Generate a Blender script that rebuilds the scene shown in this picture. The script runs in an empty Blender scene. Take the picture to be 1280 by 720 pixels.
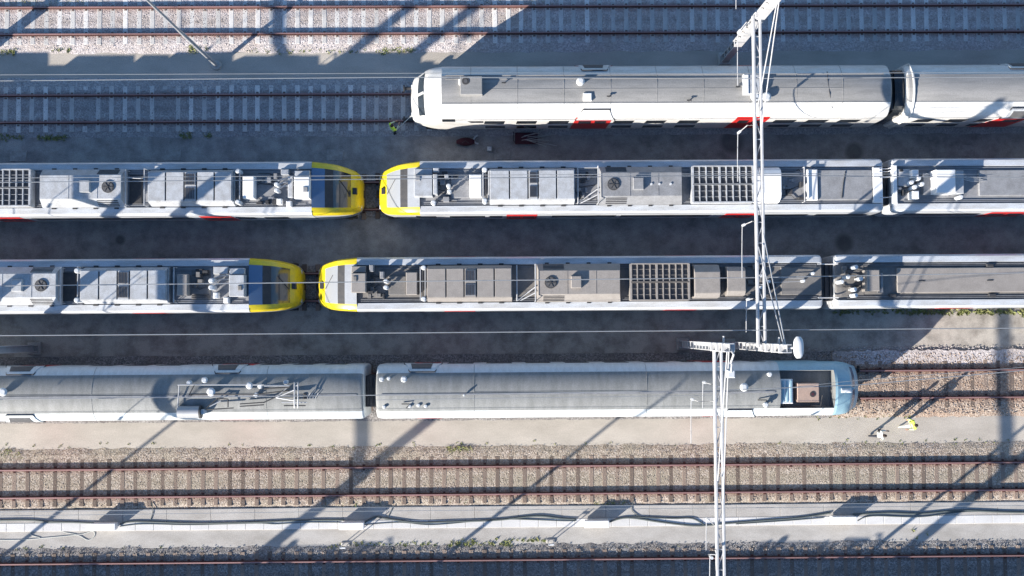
import bpy, bmesh, math, random
from mathutils import Vector, Matrix
random.seed(7)
S = bpy.context.scene
C = S.collection
# ------------------------------------------------------------------ camera
F, H = 1311.0, 58.0                       # focal length in photo pixels (1280 wide), flying height
nc = Vector((-14, -52, -F)).normalized()  # the straight-down direction seen from the camera
zc = -nc
xc = Vector((1, .0065, 0)); xc = (xc - xc.dot(nc) * nc).normalized()
yc = zc.cross(xc)
R3 = Matrix((xc, yc, zc))
cam = bpy.data.cameras.new('camera'); co = bpy.data.objects.new('camera', cam); C.objects.link(co)
cam.sensor_width = 36; cam.lens = F * 36 / 1280; cam.clip_end = 2000; cam.clip_start = .5
co.matrix_world = Matrix.Translation((0, 0, H)) @ R3.to_4x4()
S.camera = co
def W(u, v, z=0):                          # a point of the place at height z from where it was measured
    d = R3 @ Vector((u - 640, 360 - v, -F)); k = (z - H) / d.z
    return Vector((d.x * k, d.y * k, z))
# ------------------------------------------------------------------ light
EL, AZ = math.radians(20.4), math.radians(38)
w = bpy.data.worlds.new('World'); S.world = w; w.use_nodes = True
nt = w.node_tree; bg = nt.nodes['Background']; sk = nt.nodes.new('ShaderNodeTexSky')
sk.sky_type = 'NISHITA'; sk.sun_disc = False; sk.sun_elevation = EL; sk.sun_rotation = math.radians(232)
sk.air_density = 1.2; sk.dust_density = .6; sk.ozone_density = 5.5
nt.links.new(sk.outputs[0], bg.inputs[0]); bg.inputs[1].default_value = .086
sl = bpy.data.lights.new('sun', 'SUN'); sl.energy = 5.0; sl.angle = math.radians(.53); sl.color = (1, .925, .82)
so = bpy.data.objects.new('sun', sl); C.objects.link(so)
ld = Vector((math.cos(EL) * math.cos(AZ), math.cos(EL) * math.sin(AZ), -math.sin(EL)))
so.rotation_euler = ld.to_track_quat('-Z', 'Y').to_euler(); so.location = (-40, -30, 30)
vs = S.view_settings; vs.view_transform = 'Standard'; vs.look = 'None'; vs.gamma = 1; vs.exposure = 1.15
vs.use_curve_mapping = False
XL, XR = -45.0, 45.0
def yv(u, v): return W(u, v, 0).y
def yb0(v): return yv(100, v)
T = {1: yv(100, 27.8), 2: yv(100, 137), 3: yv(640, 244.8), 4: yv(640, 357.8), 5: yv(1180, 479.6), 6: yv(100, 603.8), 7: yv(100, 721)}
T[8] = yb0(686) - 8.35
# ------------------------------------------------------------------ materials
MATS = {}
def mat(name, col, rough=.6, metal=0., dirt=.35, dcol=None, scale=1.5, stretch=(1, 1, 1), bump=.0, bscale=30, spec=.5, coat=0, ramp=(.38, .68), rnd=0, spots=(), scol=(.05, .05, .05)):
    if name in MATS: return MATS[name]
    m = bpy.data.materials.new(name); m.use_nodes = True; MATS[name] = m
    n, l = m.node_tree.nodes, m.node_tree.links
    p = n['Principled BSDF']; p.inputs['Roughness'].default_value = rough; p.inputs['Metallic'].default_value = metal
    p.inputs['Specular IOR Level'].default_value = spec; p.inputs['Coat Weight'].default_value = coat
    tc = n.new('ShaderNodeTexCoord'); mp = n.new('ShaderNodeMapping'); l.new(tc.outputs['Object'], mp.inputs[0])
    mp.inputs['Scale'].default_value = stretch
    a = n.new('ShaderNodeTexNoise'); a.inputs['Scale'].default_value = scale; a.inputs['Detail'].default_value = 8; a.inputs['Roughness'].default_value = .65
    l.new(mp.outputs[0], a.inputs['Vector'])
    r = n.new('ShaderNodeValToRGB'); r.color_ramp.elements[0].position = ramp[0]; r.color_ramp.elements[1].position = ramp[1]
    l.new(a.outputs[0], r.inputs[0])
    dcol = dcol or tuple(c * .45 for c in col)
    mx = n.new('ShaderNodeMix'); mx.data_type = 'RGBA'
    mu = n.new('ShaderNodeMath'); mu.operation = 'MULTIPLY'; mu.inputs[1].default_value = dirt
    l.new(r.outputs[0], mu.inputs[0]); l.new(mu.outputs[0], mx.inputs[0])
    mx.inputs[6].default_value = (*col, 1); mx.inputs[7].default_value = (*dcol, 1)
    b2 = n.new('ShaderNodeTexNoise'); b2.inputs['Scale'].default_value = 22; b2.inputs['Detail'].default_value = 4
    l.new(tc.outputs['Object'], b2.inputs['Vector'])
    hv = n.new('ShaderNodeMix'); hv.data_type = 'RGBA'; hv.blend_type = 'MULTIPLY'; hv.inputs[0].default_value = min(1, dirt)
    mr = n.new('ShaderNodeMapRange'); mr.inputs[1].default_value = .3; mr.inputs[2].default_value = .7; mr.inputs[3].default_value = .75; mr.inputs[4].default_value = 1.15
    l.new(b2.outputs[0], mr.inputs[0]); l.new(mx.outputs[2], hv.inputs[6]); l.new(mr.outputs[0], hv.inputs[7])
    out = hv.outputs[2]
    if rnd:
        oi = n.new('ShaderNodeObjectInfo'); rm = n.new('ShaderNodeMapRange'); rm.inputs[3].default_value = 1 - rnd; rm.inputs[4].default_value = 1 + rnd * .6
        l.new(oi.outputs['Random'], rm.inputs[0]); vm = n.new('ShaderNodeVectorMath'); vm.operation = 'SCALE'; l.new(out, vm.inputs[0]); l.new(rm.outputs[0], vm.inputs['Scale']); out = vm.outputs[0]
    for (sx, sy, sr) in spots:                  # dark oily stains with ragged edges
        dn = n.new('ShaderNodeVectorMath'); dn.operation = 'DISTANCE'; dn.inputs[1].default_value = (sx, sy, .003); l.new(tc.outputs['Object'], dn.inputs[0])
        ad = n.new('ShaderNodeMath'); ad.operation = 'MULTIPLY_ADD'; ad.inputs[1].default_value = sr * 1.6; l.new(a.outputs[0], ad.inputs[0]); l.new(dn.outputs['Value'], ad.inputs[2])
        sm = n.new('ShaderNodeMapRange'); sm.inputs[1].default_value = sr * 1.5; sm.inputs[2].default_value = sr * 2.0; sm.inputs[3].default_value = .6; sm.inputs[4].default_value = 0
        l.new(ad.outputs[0], sm.inputs[0]); q = n.new('ShaderNodeMix'); q.data_type = 'RGBA'; l.new(sm.outputs[0], q.inputs[0]); l.new(out, q.inputs[6]); q.inputs[7].default_value = (*scol, 1); out = q.outputs[2]
    l.new(out, p.inputs['Base Color'])
    if bump:
        bp = n.new('ShaderNodeBump'); bp.inputs['Strength'].default_value = bump; bp.inputs['Distance'].default_value = .02
        bn = n.new('ShaderNodeTexNoise'); bn.inputs['Scale'].default_value = bscale; bn.inputs['Detail'].default_value = 5
        l.new(tc.outputs['Object'], bn.inputs['Vector']); l.new(bn.outputs[0], bp.inputs['Height']); l.new(bp.outputs[0], p.inputs['Normal'])
    return m
def stone_mat(name, cols, tint, big=.35, sc=17.0, bump=.7, patch=(.1, .1, .1), pamt=.5, yc=None, rust=(.20, .11, .085), ramt=.6):
    m = bpy.data.materials.new(name); m.use_nodes = True; MATS[name] = m
    n, l = m.node_tree.nodes, m.node_tree.links
    p = n['Principled BSDF']; p.inputs['Roughness'].default_value = .9; p.inputs['Specular IOR Level'].default_value = .2
    tc = n.new('ShaderNodeTexCoord')
    wn = n.new('ShaderNodeTexNoise'); wn.inputs['Scale'].default_value = 9; l.new(tc.outputs['Object'], wn.inputs['Vector'])
    va = n.new('ShaderNodeVectorMath'); va.operation = 'MULTIPLY_ADD'; va.inputs[1].default_value = (.06, .06, .06)
    l.new(wn.outputs[1], va.inputs[0]); l.new(tc.outputs['Object'], va.inputs[2])
    v = n.new('ShaderNodeTexVoronoi'); v.inputs['Scale'].default_value = sc; v.inputs['Randomness'].default_value = 1
    l.new(va.outputs[0], v.inputs['Vector'])
    sp = n.new('ShaderNodeSeparateColor'); l.new(v.outputs['Color'], sp.inputs[0])
    r = n.new('ShaderNodeValToRGB'); e = r.color_ramp.elements
    e[0].color = (*cols[0], 1); e[1].color = (*cols[-1], 1)
    for i, c in enumerate(cols[1:-1]):
        q = e.new((i + 1) / (len(cols) - 1)); q.color = (*c, 1)
    l.new(sp.outputs[0], r.inputs[0])
    a = n.new('ShaderNodeTexNoise'); a.inputs['Scale'].default_value = .45; a.inputs['Detail'].default_value = 9; a.inputs['Roughness'].default_value = .7
    l.new(tc.outputs['Object'], a.inputs['Vector'])
    r2 = n.new('ShaderNodeValToRGB'); r2.color_ramp.elements[0].position = .42; r2.color_ramp.elements[1].position = .7
    l.new(a.outputs[0], r2.inputs[0])
    mu = n.new('ShaderNodeMath'); mu.operation = 'MULTIPLY'; mu.inputs[1].default_value = pamt; l.new(r2.outputs[0], mu.inputs[0])
    mx = n.new('ShaderNodeMix'); mx.data_type = 'RGBA'; l.new(mu.outputs[0], mx.inputs[0]); l.new(r.outputs[0], mx.inputs[6]); mx.inputs[7].default_value = (*patch, 1)
    out = mx.outputs[2]
    if yc is not None:                          # rust dust along both rails and a grease band between them
        sx = n.new('ShaderNodeSeparateXYZ'); l.new(tc.outputs['Object'], sx.inputs[0])
        def m2(op, v1, v2=None, k=None):
            z = n.new('ShaderNodeMath'); z.operation = op; l.new(v1, z.inputs[0])
            if v2 is not None: z.inputs[1].default_value = v2
            if k is not None: l.new(k, z.inputs[1])
            return z.outputs[0]
        d0 = m2('ABSOLUTE', m2('SUBTRACT', sx.outputs[1], yc)); d1_ = m2('ABSOLUTE', m2('SUBTRACT', d0, .7525))
        n3 = n.new('ShaderNodeTexNoise'); n3.inputs['Scale'].default_value = 2.3; n3.inputs['Detail'].default_value = 6; l.new(tc.outputs['Object'], n3.inputs['Vector'])
        for src, w_, col_, am in ((d1_, .34, rust, ramt), (d0, .42, tuple(c * .6 for c in patch), .45)):
            mr_ = n.new('ShaderNodeMapRange'); mr_.inputs[1].default_value = .02; mr_.inputs[2].default_value = w_; mr_.inputs[3].default_value = am; mr_.inputs[4].default_value = 0
            l.new(src, mr_.inputs[0]); f_ = m2('MULTIPLY', mr_.outputs[0], k=m2('MULTIPLY', n3.outputs[0], 1.7)); f_ = m2('MINIMUM', f_, 1.0)
            q = n.new('ShaderNodeMix'); q.data_type = 'RGBA'; l.new(f_, q.inputs[0]); l.new(out, q.inputs[6]); q.inputs[7].default_value = (*col_, 1); out = q.outputs[2]
    l.new(out, p.inputs['Base Color'])
    ds = n.new('ShaderNodeMath'); ds.operation = 'MULTIPLY_ADD'; ds.inputs[1].default_value = -1.0
    l.new(v.outputs['Distance'], ds.inputs[0]); l.new(sp.outputs[1], ds.inputs[2])
    bp = n.new('ShaderNodeBump'); bp.inputs['Strength'].default_value = bump; bp.inputs['Distance'].default_value = .022
    l.new(ds.outputs[0], bp.inputs['Height']); l.new(bp.outputs[0], p.inputs['Normal'])
    return m
M = {}
M['white'] = mat('white_paint', (.70, .70, .69), .4, dirt=.6, dcol=(.46, .43, .38), stretch=(.6, 2, 2), coat=.3)
M['desiro'] = mat('silver_white_paint', (.58, .61, .65), .35, dirt=.65, dcol=(.36, .35, .33), stretch=(.5, 2, 2), coat=.3)
M['pale'] = mat('pale_side_paint', (.62, .66, .68), .4, dirt=.4, dcol=(.36, .38, .38), stretch=(2.5, .5, 1))
M['roofgrey'] = mat('grey_roof_paint', (.30, .295, .29), .55, dirt=.6, dcol=(.17, .17, .165), scale=1.2, stretch=(.35, 2.2, 1), bump=.15, bscale=12)
M['roofold'] = mat('weathered_roof_paint', (.26, .265, .262), .6, dirt=.75, dcol=(.17, .175, .17), scale=1.6, stretch=(1.8, .35, 1), bump=.15, bscale=14)
M['deck'] = mat('equipment_deck_paint', (.28, .285, .30), .6, dirt=.7, dcol=(.17, .17, .175), scale=2.2)
M['deckd'] = mat('dusty_deck_paint', (.20, .188, .178), .7, dirt=.7, dcol=(.13, .125, .12), scale=2.2)
M['box'] = mat('light_hood_paint', (.47, .49, .52), .45, dirt=.75, dcol=(.31, .305, .30), scale=2.5)
M['boxd'] = mat('dusty_hood_paint', (.30, .275, .255), .7, dirt=.6, dcol=(.22, .20, .185), scale=2.5)
M['boxw'] = mat('white_cover_paint', (.8, .8, .8), .4, dirt=.2, dcol=(.55, .55, .53), scale=3)
M['dark'] = mat('dark_metal', (.035, .037, .042), .6, dirt=.5, dcol=(.09, .08, .075), scale=4)
M['under'] = mat('underframe_grime', (.03, .028, .027), .85, dirt=.6, dcol=(.06, .05, .04))
M['grille'] = mat('grille_slats', (.10, .10, .105), .6, dirt=.5, scale=5)
M['glass'] = mat('dark_glass', (.015, .018, .022), .08, dirt=.1, spec=.8)
M['screen'] = mat('windscreen_glass', (.03, .04, .05), .1, dirt=.15, dcol=(.10, .11, .12), spec=.9)
M['hoodglass'] = mat('glossy_cab_roof', (.20, .30, .44), .26, metal=.7, dirt=.25, dcol=(.22, .26, .32), scale=2)  # blue of the mirrored sky is put into this colour
M['cabtoplit'] = mat('cab_roof_bright_reflection', (.33, .35, .38), .35, dirt=.4, dcol=(.26, .27, .29), scale=3)  # roof panel made lighter: bright sky reflection painted into its colour
M['screenlit'] = mat('screen_bright_reflection', (.36, .38, .41), .3, metal=.2, dirt=.2, dcol=(.35, .37, .40), scale=2, coat=.5)  # windscreen glass with a bright reflection put into its colour
M['yellow'] = mat('yellow_paint', (.74, .58, .012), .38, dirt=.5, dcol=(.48, .38, .05), scale=3, coat=.3)
M['red'] = mat('red_paint', (.55, .022, .02), .4, dirt=.35, dcol=(.30, .03, .03), scale=3)
M['bluenose'] = mat('light_blue_tone', (.31, .49, .57), .4, dirt=.5, dcol=(.26, .38, .44), scale=2)  # light blue of the cab, also used on the bay's north side
M['rust'] = mat('rusty_steel', (.11, .042, .035), .85, dirt=.7, dcol=(.055, .03, .025), scale=3)
M['railhead'] = mat('rail_head', (.38, .225, .215), .5, metal=.3, dirt=.5, dcol=(.20, .11, .095), scale=2, stretch=(.3, 1, 1))
M['galv'] = mat('galvanised_steel', (.42, .43, .45), .5, metal=.25, dirt=.25, scale=2)
M['galvw'] = mat('white_galvanised_steel', (.55, .555, .57), .55, metal=.15, dirt=.5, dcol=(.38, .37, .36), scale=2)
M['wire'] = mat('catenary_wire', (.42, .44, .46), .4, metal=.6, dirt=.2)
M['ceram'] = mat('white_insulator', (.62, .64, .66), .25, dirt=.2)
M['brown'] = mat('brown_insulated_box', (.42, .30, .24), .7, dirt=.6, dcol=(.32, .25, .22), scale=3)
M['conc'] = mat('pale_concrete', (.47, .45, .425), .9, dirt=.9, dcol=(.33, .31, .285), scale=1.0, stretch=(.5, 1, 1), bump=.3, bscale=25)
M['slab'] = mat('trough_concrete', (.68, .67, .66), .9, dirt=.45, dcol=(.45, .45, .44), scale=1.0, stretch=(.4, 1, 1), bump=.2, bscale=25)
M['path'] = mat('beige_walkway', (.50, .455, .40), .95, dirt=.75, dcol=(.36, .325, .28), scale=.8, stretch=(.45, 1, 1), bump=.4, bscale=30)
M['path2'] = mat('trodden_walkway', (.47, .43, .38), .95, dirt=.95, dcol=(.24, .215, .19), ramp=(.42, .66), scale=1.0, bump=.4, bscale=30)
SP = [(*W(915, 178).xy, .65), (*W(1055, 303).xy, .5), (*W(1068, 190).xy, .5), (*W(150, 300).xy, .28)]
M['cover'] = mat('access_cover_concrete', (.40, .39, .38), .95, dirt=.9, dcol=(.24, .23, .22), scale=3)
M['asph'] = mat('worn_asphalt', (.39, .375, .36), .95, dirt=1.0, dcol=(.21, .20, .195), ramp=(.38, .68), spots=SP, scale=1.1, bump=.4, bscale=30)
M['slpc'] = mat('concrete_sleeper', rnd=.25, col= (.68, .67, .65), rough=.9, dirt=.6, dcol=(.52, .50, .49), scale=4, bump=.3)
M['slpw'] = mat('timber_sleeper', rnd=.4, col=(.24, .18, .145), rough=.95, dirt=.8, dcol=(.20, .165, .14), scale=4, stretch=(6, 1, 1), bump=.5)
M['cable'] = mat('dark_cable', (.10, .12, .12), .6, dirt=.3)
M['cablew'] = mat('pale_cable', (.50, .52, .50), .6, dirt=.3)
M['hivis'] = mat('hi_vis_fabric', (.62, .85, .08), .7, dirt=.2)
M['hivisw'] = mat('reflective_fabric', (.78, .80, .72), .6, dirt=.2)
M['navy'] = mat('navy_fabric', (.02, .025, .04), .85, dirt=.3)
M['skin'] = mat('skin', (.45, .27, .19), .6, dirt=.1)
M['hair'] = mat('dark_hair', (.03, .02, .015), .7, dirt=.2)
M['maroon'] = mat('maroon_canvas', (.07, .018, .03), .9, dirt=.5)
M['leaf'] = mat('weed_leaves', (.22, .26, .08), .8, dirt=.6, dcol=(.38, .34, .17), scale=3)
G = [(.38, .34, .335), (.48, .445, .44), (.57, .525, .52), (.71, .66, .655)]
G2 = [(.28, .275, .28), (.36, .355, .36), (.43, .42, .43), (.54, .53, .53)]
BR = [(.22, .17, .135), (.34, .28, .23), (.44, .37, .31), (.58, .51, .45)]
M['bal1'] = stone_mat('grey_ballast', G, 0, patch=(.42, .355, .31), pamt=.75, yc=T[1], rust=(.30, .17, .145), ramt=.7)
M['bal2'] = stone_mat('darker_grey_ballast', G2, 0, patch=(.30, .28, .27), pamt=.6, yc=T[2], rust=(.22, .13, .11))  # darker stones, so the pale sleepers stand out
M['clip'] = mat('rail_fastening', (.24, .19, .17), .9, dirt=.5)
M['bal5'] = stone_mat('rusty_ballast', [(.25, .18, .14), (.36, .28, .22), (.46, .38, .31), (.60, .53, .46)], 0, patch=(.40, .28, .21), pamt=.6, yc=T[5], rust=(.25, .13, .09), ramt=.85)
M['bal6'] = stone_mat('beige_ballast', BR, 0, patch=(.38, .34, .26), pamt=.7, yc=T[6], rust=(.22, .12, .095), ramt=.85)
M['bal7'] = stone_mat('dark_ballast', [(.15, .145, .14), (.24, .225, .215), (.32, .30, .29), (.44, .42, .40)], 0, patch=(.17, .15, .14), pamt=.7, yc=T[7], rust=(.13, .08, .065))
M['dirt'] = stone_mat('yard_dirt', [(.22, .20, .17), (.28, .25, .22), (.34, .31, .27)], 0, patch=(.2, .19, .15), pamt=.6, sc=20, bump=.4)
# ------------------------------------------------------------------ mesh builder
ORG = {}
class MB:
    def __init__(s): s.v, s.f, s.m = [], [], []
    def add(s, vs_, fs, m=0):
        b = len(s.v); s.v += [tuple(p) for p in vs_]
        for f in fs: s.f.append([b + i for i in f]); s.m.append(m)
        return s
    def box(s, x0, x1, y0, y1, z0, z1, m=0, c=0.0, ct=None):
        if x1 < x0: x0, x1 = x1, x0
        if y1 < y0: y0, y1 = y1, y0
        if c <= 0:
            s.add([(x0,y0,z0),(x1,y0,z0),(x1,y1,z0),(x0,y1,z0),(x0,y0,z1),(x1,y0,z1),(x1,y1,z1),(x0,y1,z1)],
                  [(0,3,2,1),(4,5,6,7),(0,1,5,4),(1,2,6,5),(2,3,7,6),(3,0,4,7)], m)
        else:
            s.add([(x0,y0,z0),(x1,y0,z0),(x1,y1,z0),(x0,y1,z0),
                   (x0,y0,z1-c),(x1,y0,z1-c),(x1,y1,z1-c),(x0,y1,z1-c),
                   (x0+c,y0+c,z1),(x1-c,y0+c,z1),(x1-c,y1-c,z1),(x0+c,y1-c,z1)],
                  [(0,3,2,1),(0,1,5,4),(1,2,6,5),(2,3,7,6),(3,0,4,7),(4,5,9,8),(5,6,10,9),(6,7,11,10),(7,4,8,11),(8,9,10,11)], m)
        return s
    def prism(s, prof, x0, x1, m=0):       # closed (y,z) outline swept along x
        n = len(prof)
        s.add([(x0, y, z) for y, z in prof] + [(x1, y, z) for y, z in prof],
              [(i, (i+1) % n, n + (i+1) % n, n + i) for i in range(n)] + [tuple(range(n))[::-1], tuple(range(n, 2*n))], m)
        return s
    def cyl(s, x, y, z0, z1, r, m=0, n=16, r2=None):
        r2 = r if r2 is None else r2
        a = [(x + r*math.cos(6.28318*i/n), y + r*math.sin(6.28318*i/n), z0) for i in range(n)]
        b = [(x + r2*math.cos(6.28318*i/n), y + r2*math.sin(6.28318*i/n), z1) for i in range(n)]
        s.add(a + b, [(i, (i+1) % n, n + (i+1) % n, n + i) for i in range(n)] + [tuple(range(n))[::-1], tuple(range(n, 2*n))], m)
        return s
    def tube(s, pts, r, m=0, n=8, r2=None):
        pts = [Vector(p) for p in pts]; rings = []; K = len(pts)
        for i, p in enumerate(pts):
            d = (pts[min(i+1, K-1)] - pts[max(i-1, 0)]).normalized()
            up = Vector((0, 0, 1)) if abs(d.z) < .9 else Vector((1, 0, 0))
            a = d.cross(up).normalized(); b = a.cross(d); q = r if r2 is None else r + (r2 - r) * i / (K - 1)
            rings.append([p + q * (a * math.cos(6.28318*k/n) + b * math.sin(6.28318*k/n)) for k in range(n)])
        vs_ = [x for g in rings for x in g]; fs = []
        for i in range(K - 1):
            for k in range(n): fs.append((i*n+k, i*n+(k+1) % n, (i+1)*n+(k+1) % n, (i+1)*n+k))
        fs += [tuple(range(n))[::-1], tuple(range((K-1)*n, K*n))]
        s.add(vs_, fs, m); return s
    def build(s, name, mats, parent=None, smooth=False, origin=None, bevel=0):
        if not isinstance(mats, (list, tuple)): mats = [mats]
        o_ = Vector(ORG[parent.name]) if parent else Vector(origin or (0, 0, 0))
        me = bpy.data.meshes.new(name); me.from_pydata([tuple(Vector(p) - o_) for p in s.v], [], s.f)
        for x in mats: me.materials.append(M[x])
        me.polygons.foreach_set('material_index', s.m); me.update()
        bm = bmesh.new(); bm.from_mesh(me); bmesh.ops.recalc_face_normals(bm, faces=bm.faces); bm.to_mesh(me); bm.free()
        if smooth:
            me.polygons.foreach_set('use_smooth', [True] * len(me.polygons))
            me.set_sharp_from_angle(angle=math.radians(40))
        o = bpy.data.objects.new(name, me); C.objects.link(o)
        if parent: o.parent = parent
        else: o.location = o_
        ORG[o.name] = tuple(o_)
        if bevel:
            b = o.modifiers.new('bevel', 'BEVEL'); b.width = bevel; b.segments = 2; b.limit_method = 'ANGLE'; b.angle_limit = math.radians(35)
        return o
def tag(o, label=None, cat=None, group=None, kind=None):
    if label: o['label'] = label
    if cat: o['category'] = cat
    if group: o['group'] = group
    if kind: o['kind'] = kind
    return o
def thing(name, label, cat, loc, group=None):
    o = bpy.data.objects.new(name, None); C.objects.link(o); o.location = loc; o.empty_display_size = .3
    ORG[o.name] = tuple(loc); return tag(o, label, cat, group)
def copy_tree(o, parent=None, loc=None, label=None):
    c = o.copy(); C.objects.link(c); c.parent = parent
    if loc: c.location = loc
    if label: c['label'] = label
    for ch in list(o.children): copy_tree(ch, c)
    return c
# ------------------------------------------------------------------ ground
XL, XR = -45.0, 45.0
def sheet(name, y0, y1, z, m, x0=XL, x1=XR, wob=0.0, nx=240, crown=None):
    vs_, fs = [], []
    rnd = random.Random(hash(name) % 1000 if False else len(name) * 31 + int(abs(y0) * 10))
    ny = 1 if not crown else 10
    for i in range(nx + 1):
        x = x0 + (x1 - x0) * i / nx
        a = y0 + (rnd.uniform(-wob, wob) if wob else 0); b = y1 + (rnd.uniform(-wob, wob) if wob else 0)
        for j in range(ny + 1):
            t = j / ny; zz = z
            if crown: e = min(t, 1 - t) * abs(y1 - y0); zz = z + crown * min(1, e / .45)
            vs_.append((x, a + (b - a) * t, zz))
    for i in range(nx):
        for j in range(ny):
            k = i * (ny + 1) + j; fs.append((k, k + ny + 1, k + ny + 2, k + 1))
    mb = MB().add(vs_, fs); o = mb.build(name, m); return tag(o, kind='structure')
g = MB().add([(-400, -400, -.02), (400, -400, -.02), (400, 400, -.02), (-400, 400, -.02)], [(0, 1, 2, 3)]).build('ground', 'dirt'); tag(g, kind='structure')
yb = lambda v: yv(100, v)
BT = .10
sheet('ballast', yb(67), yb(-60), .004, 'bal1', wob=.06, crown=BT)
sheet('walkway', yb(99), yb(66), .003, 'path', wob=.02)
sheet('ballast', yb(172), yb(98), .006, 'bal2', wob=.05, crown=BT)
sheet('asphalt_path', yb(222), yb(171), .003, 'asph', wob=.02)
sheet('ballast', yb(274), yb(222), .006, 'bal7', wob=.03, crown=BT)
sheet('asphalt_path', yb(334), yb(274), .003, 'asph', wob=.02)
sheet('ballast', yb(386), yb(334), .006, 'bal7', wob=.03, crown=BT)
XS = W(1085, 420).x
sheet('walkway', yb(446), yb(386), .003, 'path2', wob=.02)
sheet('ballast', yb(468), yb(445), .104, 'bal1', x0=W(1040, 480).x, wob=.08, nx=120)
sheet('ballast', yb(529), yb(446), .006, 'bal5', x0=W(1040, 480).x, wob=.05, crown=BT, nx=80)
sheet('ballast', yb(529), yb(446), .006, 'bal7', x1=W(1040, 480).x, wob=.03, crown=BT)
sheet('walkway', yb(562), yb(528), .003, 'path', wob=.02)
sheet('ballast', yb(637), yb(561), .006, 'bal6', wob=.07, crown=BT)
sheet('concrete_path', yb(686), yb(663), .003, 'conc', wob=.015)
sheet('ballast', yb(760), yb(685), .006, 'bal7', wob=.08, crown=BT)
sheet('walkway', yb(800), yb(760), .003, 'path', wob=.02)
sheet('ballast', yb(800) - 4.5, yb(800), .006, 'bal6', wob=.05, crown=BT)
# cable trough: long concrete lids laid end to end, one kerb edge
tr = MB(); x = XL; rr = random.Random(3)
ya, ym, yz = yb(663.5), yb(653), yb(637)
while x < XR:
    L = 1.0
    tr.box(x + .008, x + L - .008, ya, ym - .006, 0, .10 + rr.uniform(-.001, .001), 0, c=.012)
    x += L
x = XL + .3
while x < XR:
    L = 2.4
    tr.box(x + .006, x + L - .006, ym + .006, yz, 0, .085 + rr.uniform(-.002, .002), 1, c=.01)
    x += L
o = tr.build('cable_trough', ['slab', 'conc']); tag(o, 'long pale concrete cable trough with jointed lids beside the lowest walkway', 'cable trough')
# ------------------------------------------------------------------ tracks
def rail_mb(y, x0, x1, z0=.15):
    h = .172; p = [(-.075, 0), (.075, 0), (.075, .012), (.012, .035), (.01, .125), (.036, .14), (.036, h - .006), (.03, h), (-.03, h), (-.036, h - .006), (-.036, .14), (-.01, .125), (-.012, .035), (-.075, .012)]
    n = len(p); mb = MB(); seg = 1
    mb.add([(x0, y + a, z0 + b) for a, b in p] + [(x1, y + a, z0 + b) for a, b in p], [], 0)
    for i in range(n):
        mb.f.append([i, (i+1) % n, n + (i+1) % n, n + i]); mb.m.append(1 if i in (6, 7, 8) else 0)
    mb.f += [list(range(n))[::-1], list(range(n, 2*n))]; mb.m += [0, 0]
    return mb
def sleeper_mesh(wood, wid):
    mb = MB(); Ls = 1.28
    mb.box(-wid/2, wid/2, -Ls, Ls, -.05, .135, 0, c=.015)
    for sy in (-1, 1):
        for d in (-.115, .115):
            mb.box(-.07, .07, sy*.7525 + d - .045, sy*.7525 + d + .045, .12, .15, 1, c=.01)
            mb.cyl(0, sy*.7525 + d, .14, .17, .018, 1, 8)
    o = mb.build('sleeper', ['slpw' if wood else 'slpc', 'rust' if wood else 'clip']); me = o.data; bpy.data.objects.remove(o); return me
SM = {0: sleeper_mesh(0, .26), 1: sleeper_mesh(1, .24)}
def track(k, label, wood, spans, x0=XL, x1=XR, z=0.0):
    y = T[k]; r = thing('railway_track', label, 'railway track', (0, y, 0), 'railway tracks of the yard'); r['kind'] = 'structure'
    for sgn in (-1, 1):
        rail_mb(y + sgn * .7525, x0, x1).build('rail', ['rust', 'railhead'], r)
    for a, b in spans:
        x = a; n = 0
        while x < b:
            o = bpy.data.objects.new('sleeper', SM[wood]); C.objects.link(o); o.parent = r
            o.location = (x + random.uniform(-.02, .02), random.uniform(-.03, .03), random.uniform(-.030, -.014) + z); o.rotation_euler.z = random.uniform(-.012, .012)
            x += .733
nose1 = W(514, 120, 2).x
track(1, 'topmost railway track on pale grey ballast, sunlit at left and shaded at right', 0, [(-31, 33)])
track(2, 'shaded railway track left of the white double-deck train, on grey ballast', 0, [(-31, nose1 + 1)])
track(3, 'railway track under the upper row of yellow-nosed trains', 1, [(-9, -5)])
track(4, 'railway track under the lower row of yellow-nosed trains', 1, [(-13, -8)])
track(5, 'rusty railway track leading right from the light blue nosed carriage', 1, [(-8.6, -6.6), (18, 33)])
track(6, 'rusty sunlit railway track on beige ballast below the long grey-roofed carriages', 1, [(-31, 33)])
track(7, 'dark shaded railway track along the bottom edge of the photo', 1, [(-31, 33)])
track(8, 'railway track beyond the bottom edge, carrying the train that shades the gravel', 1, [])
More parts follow.
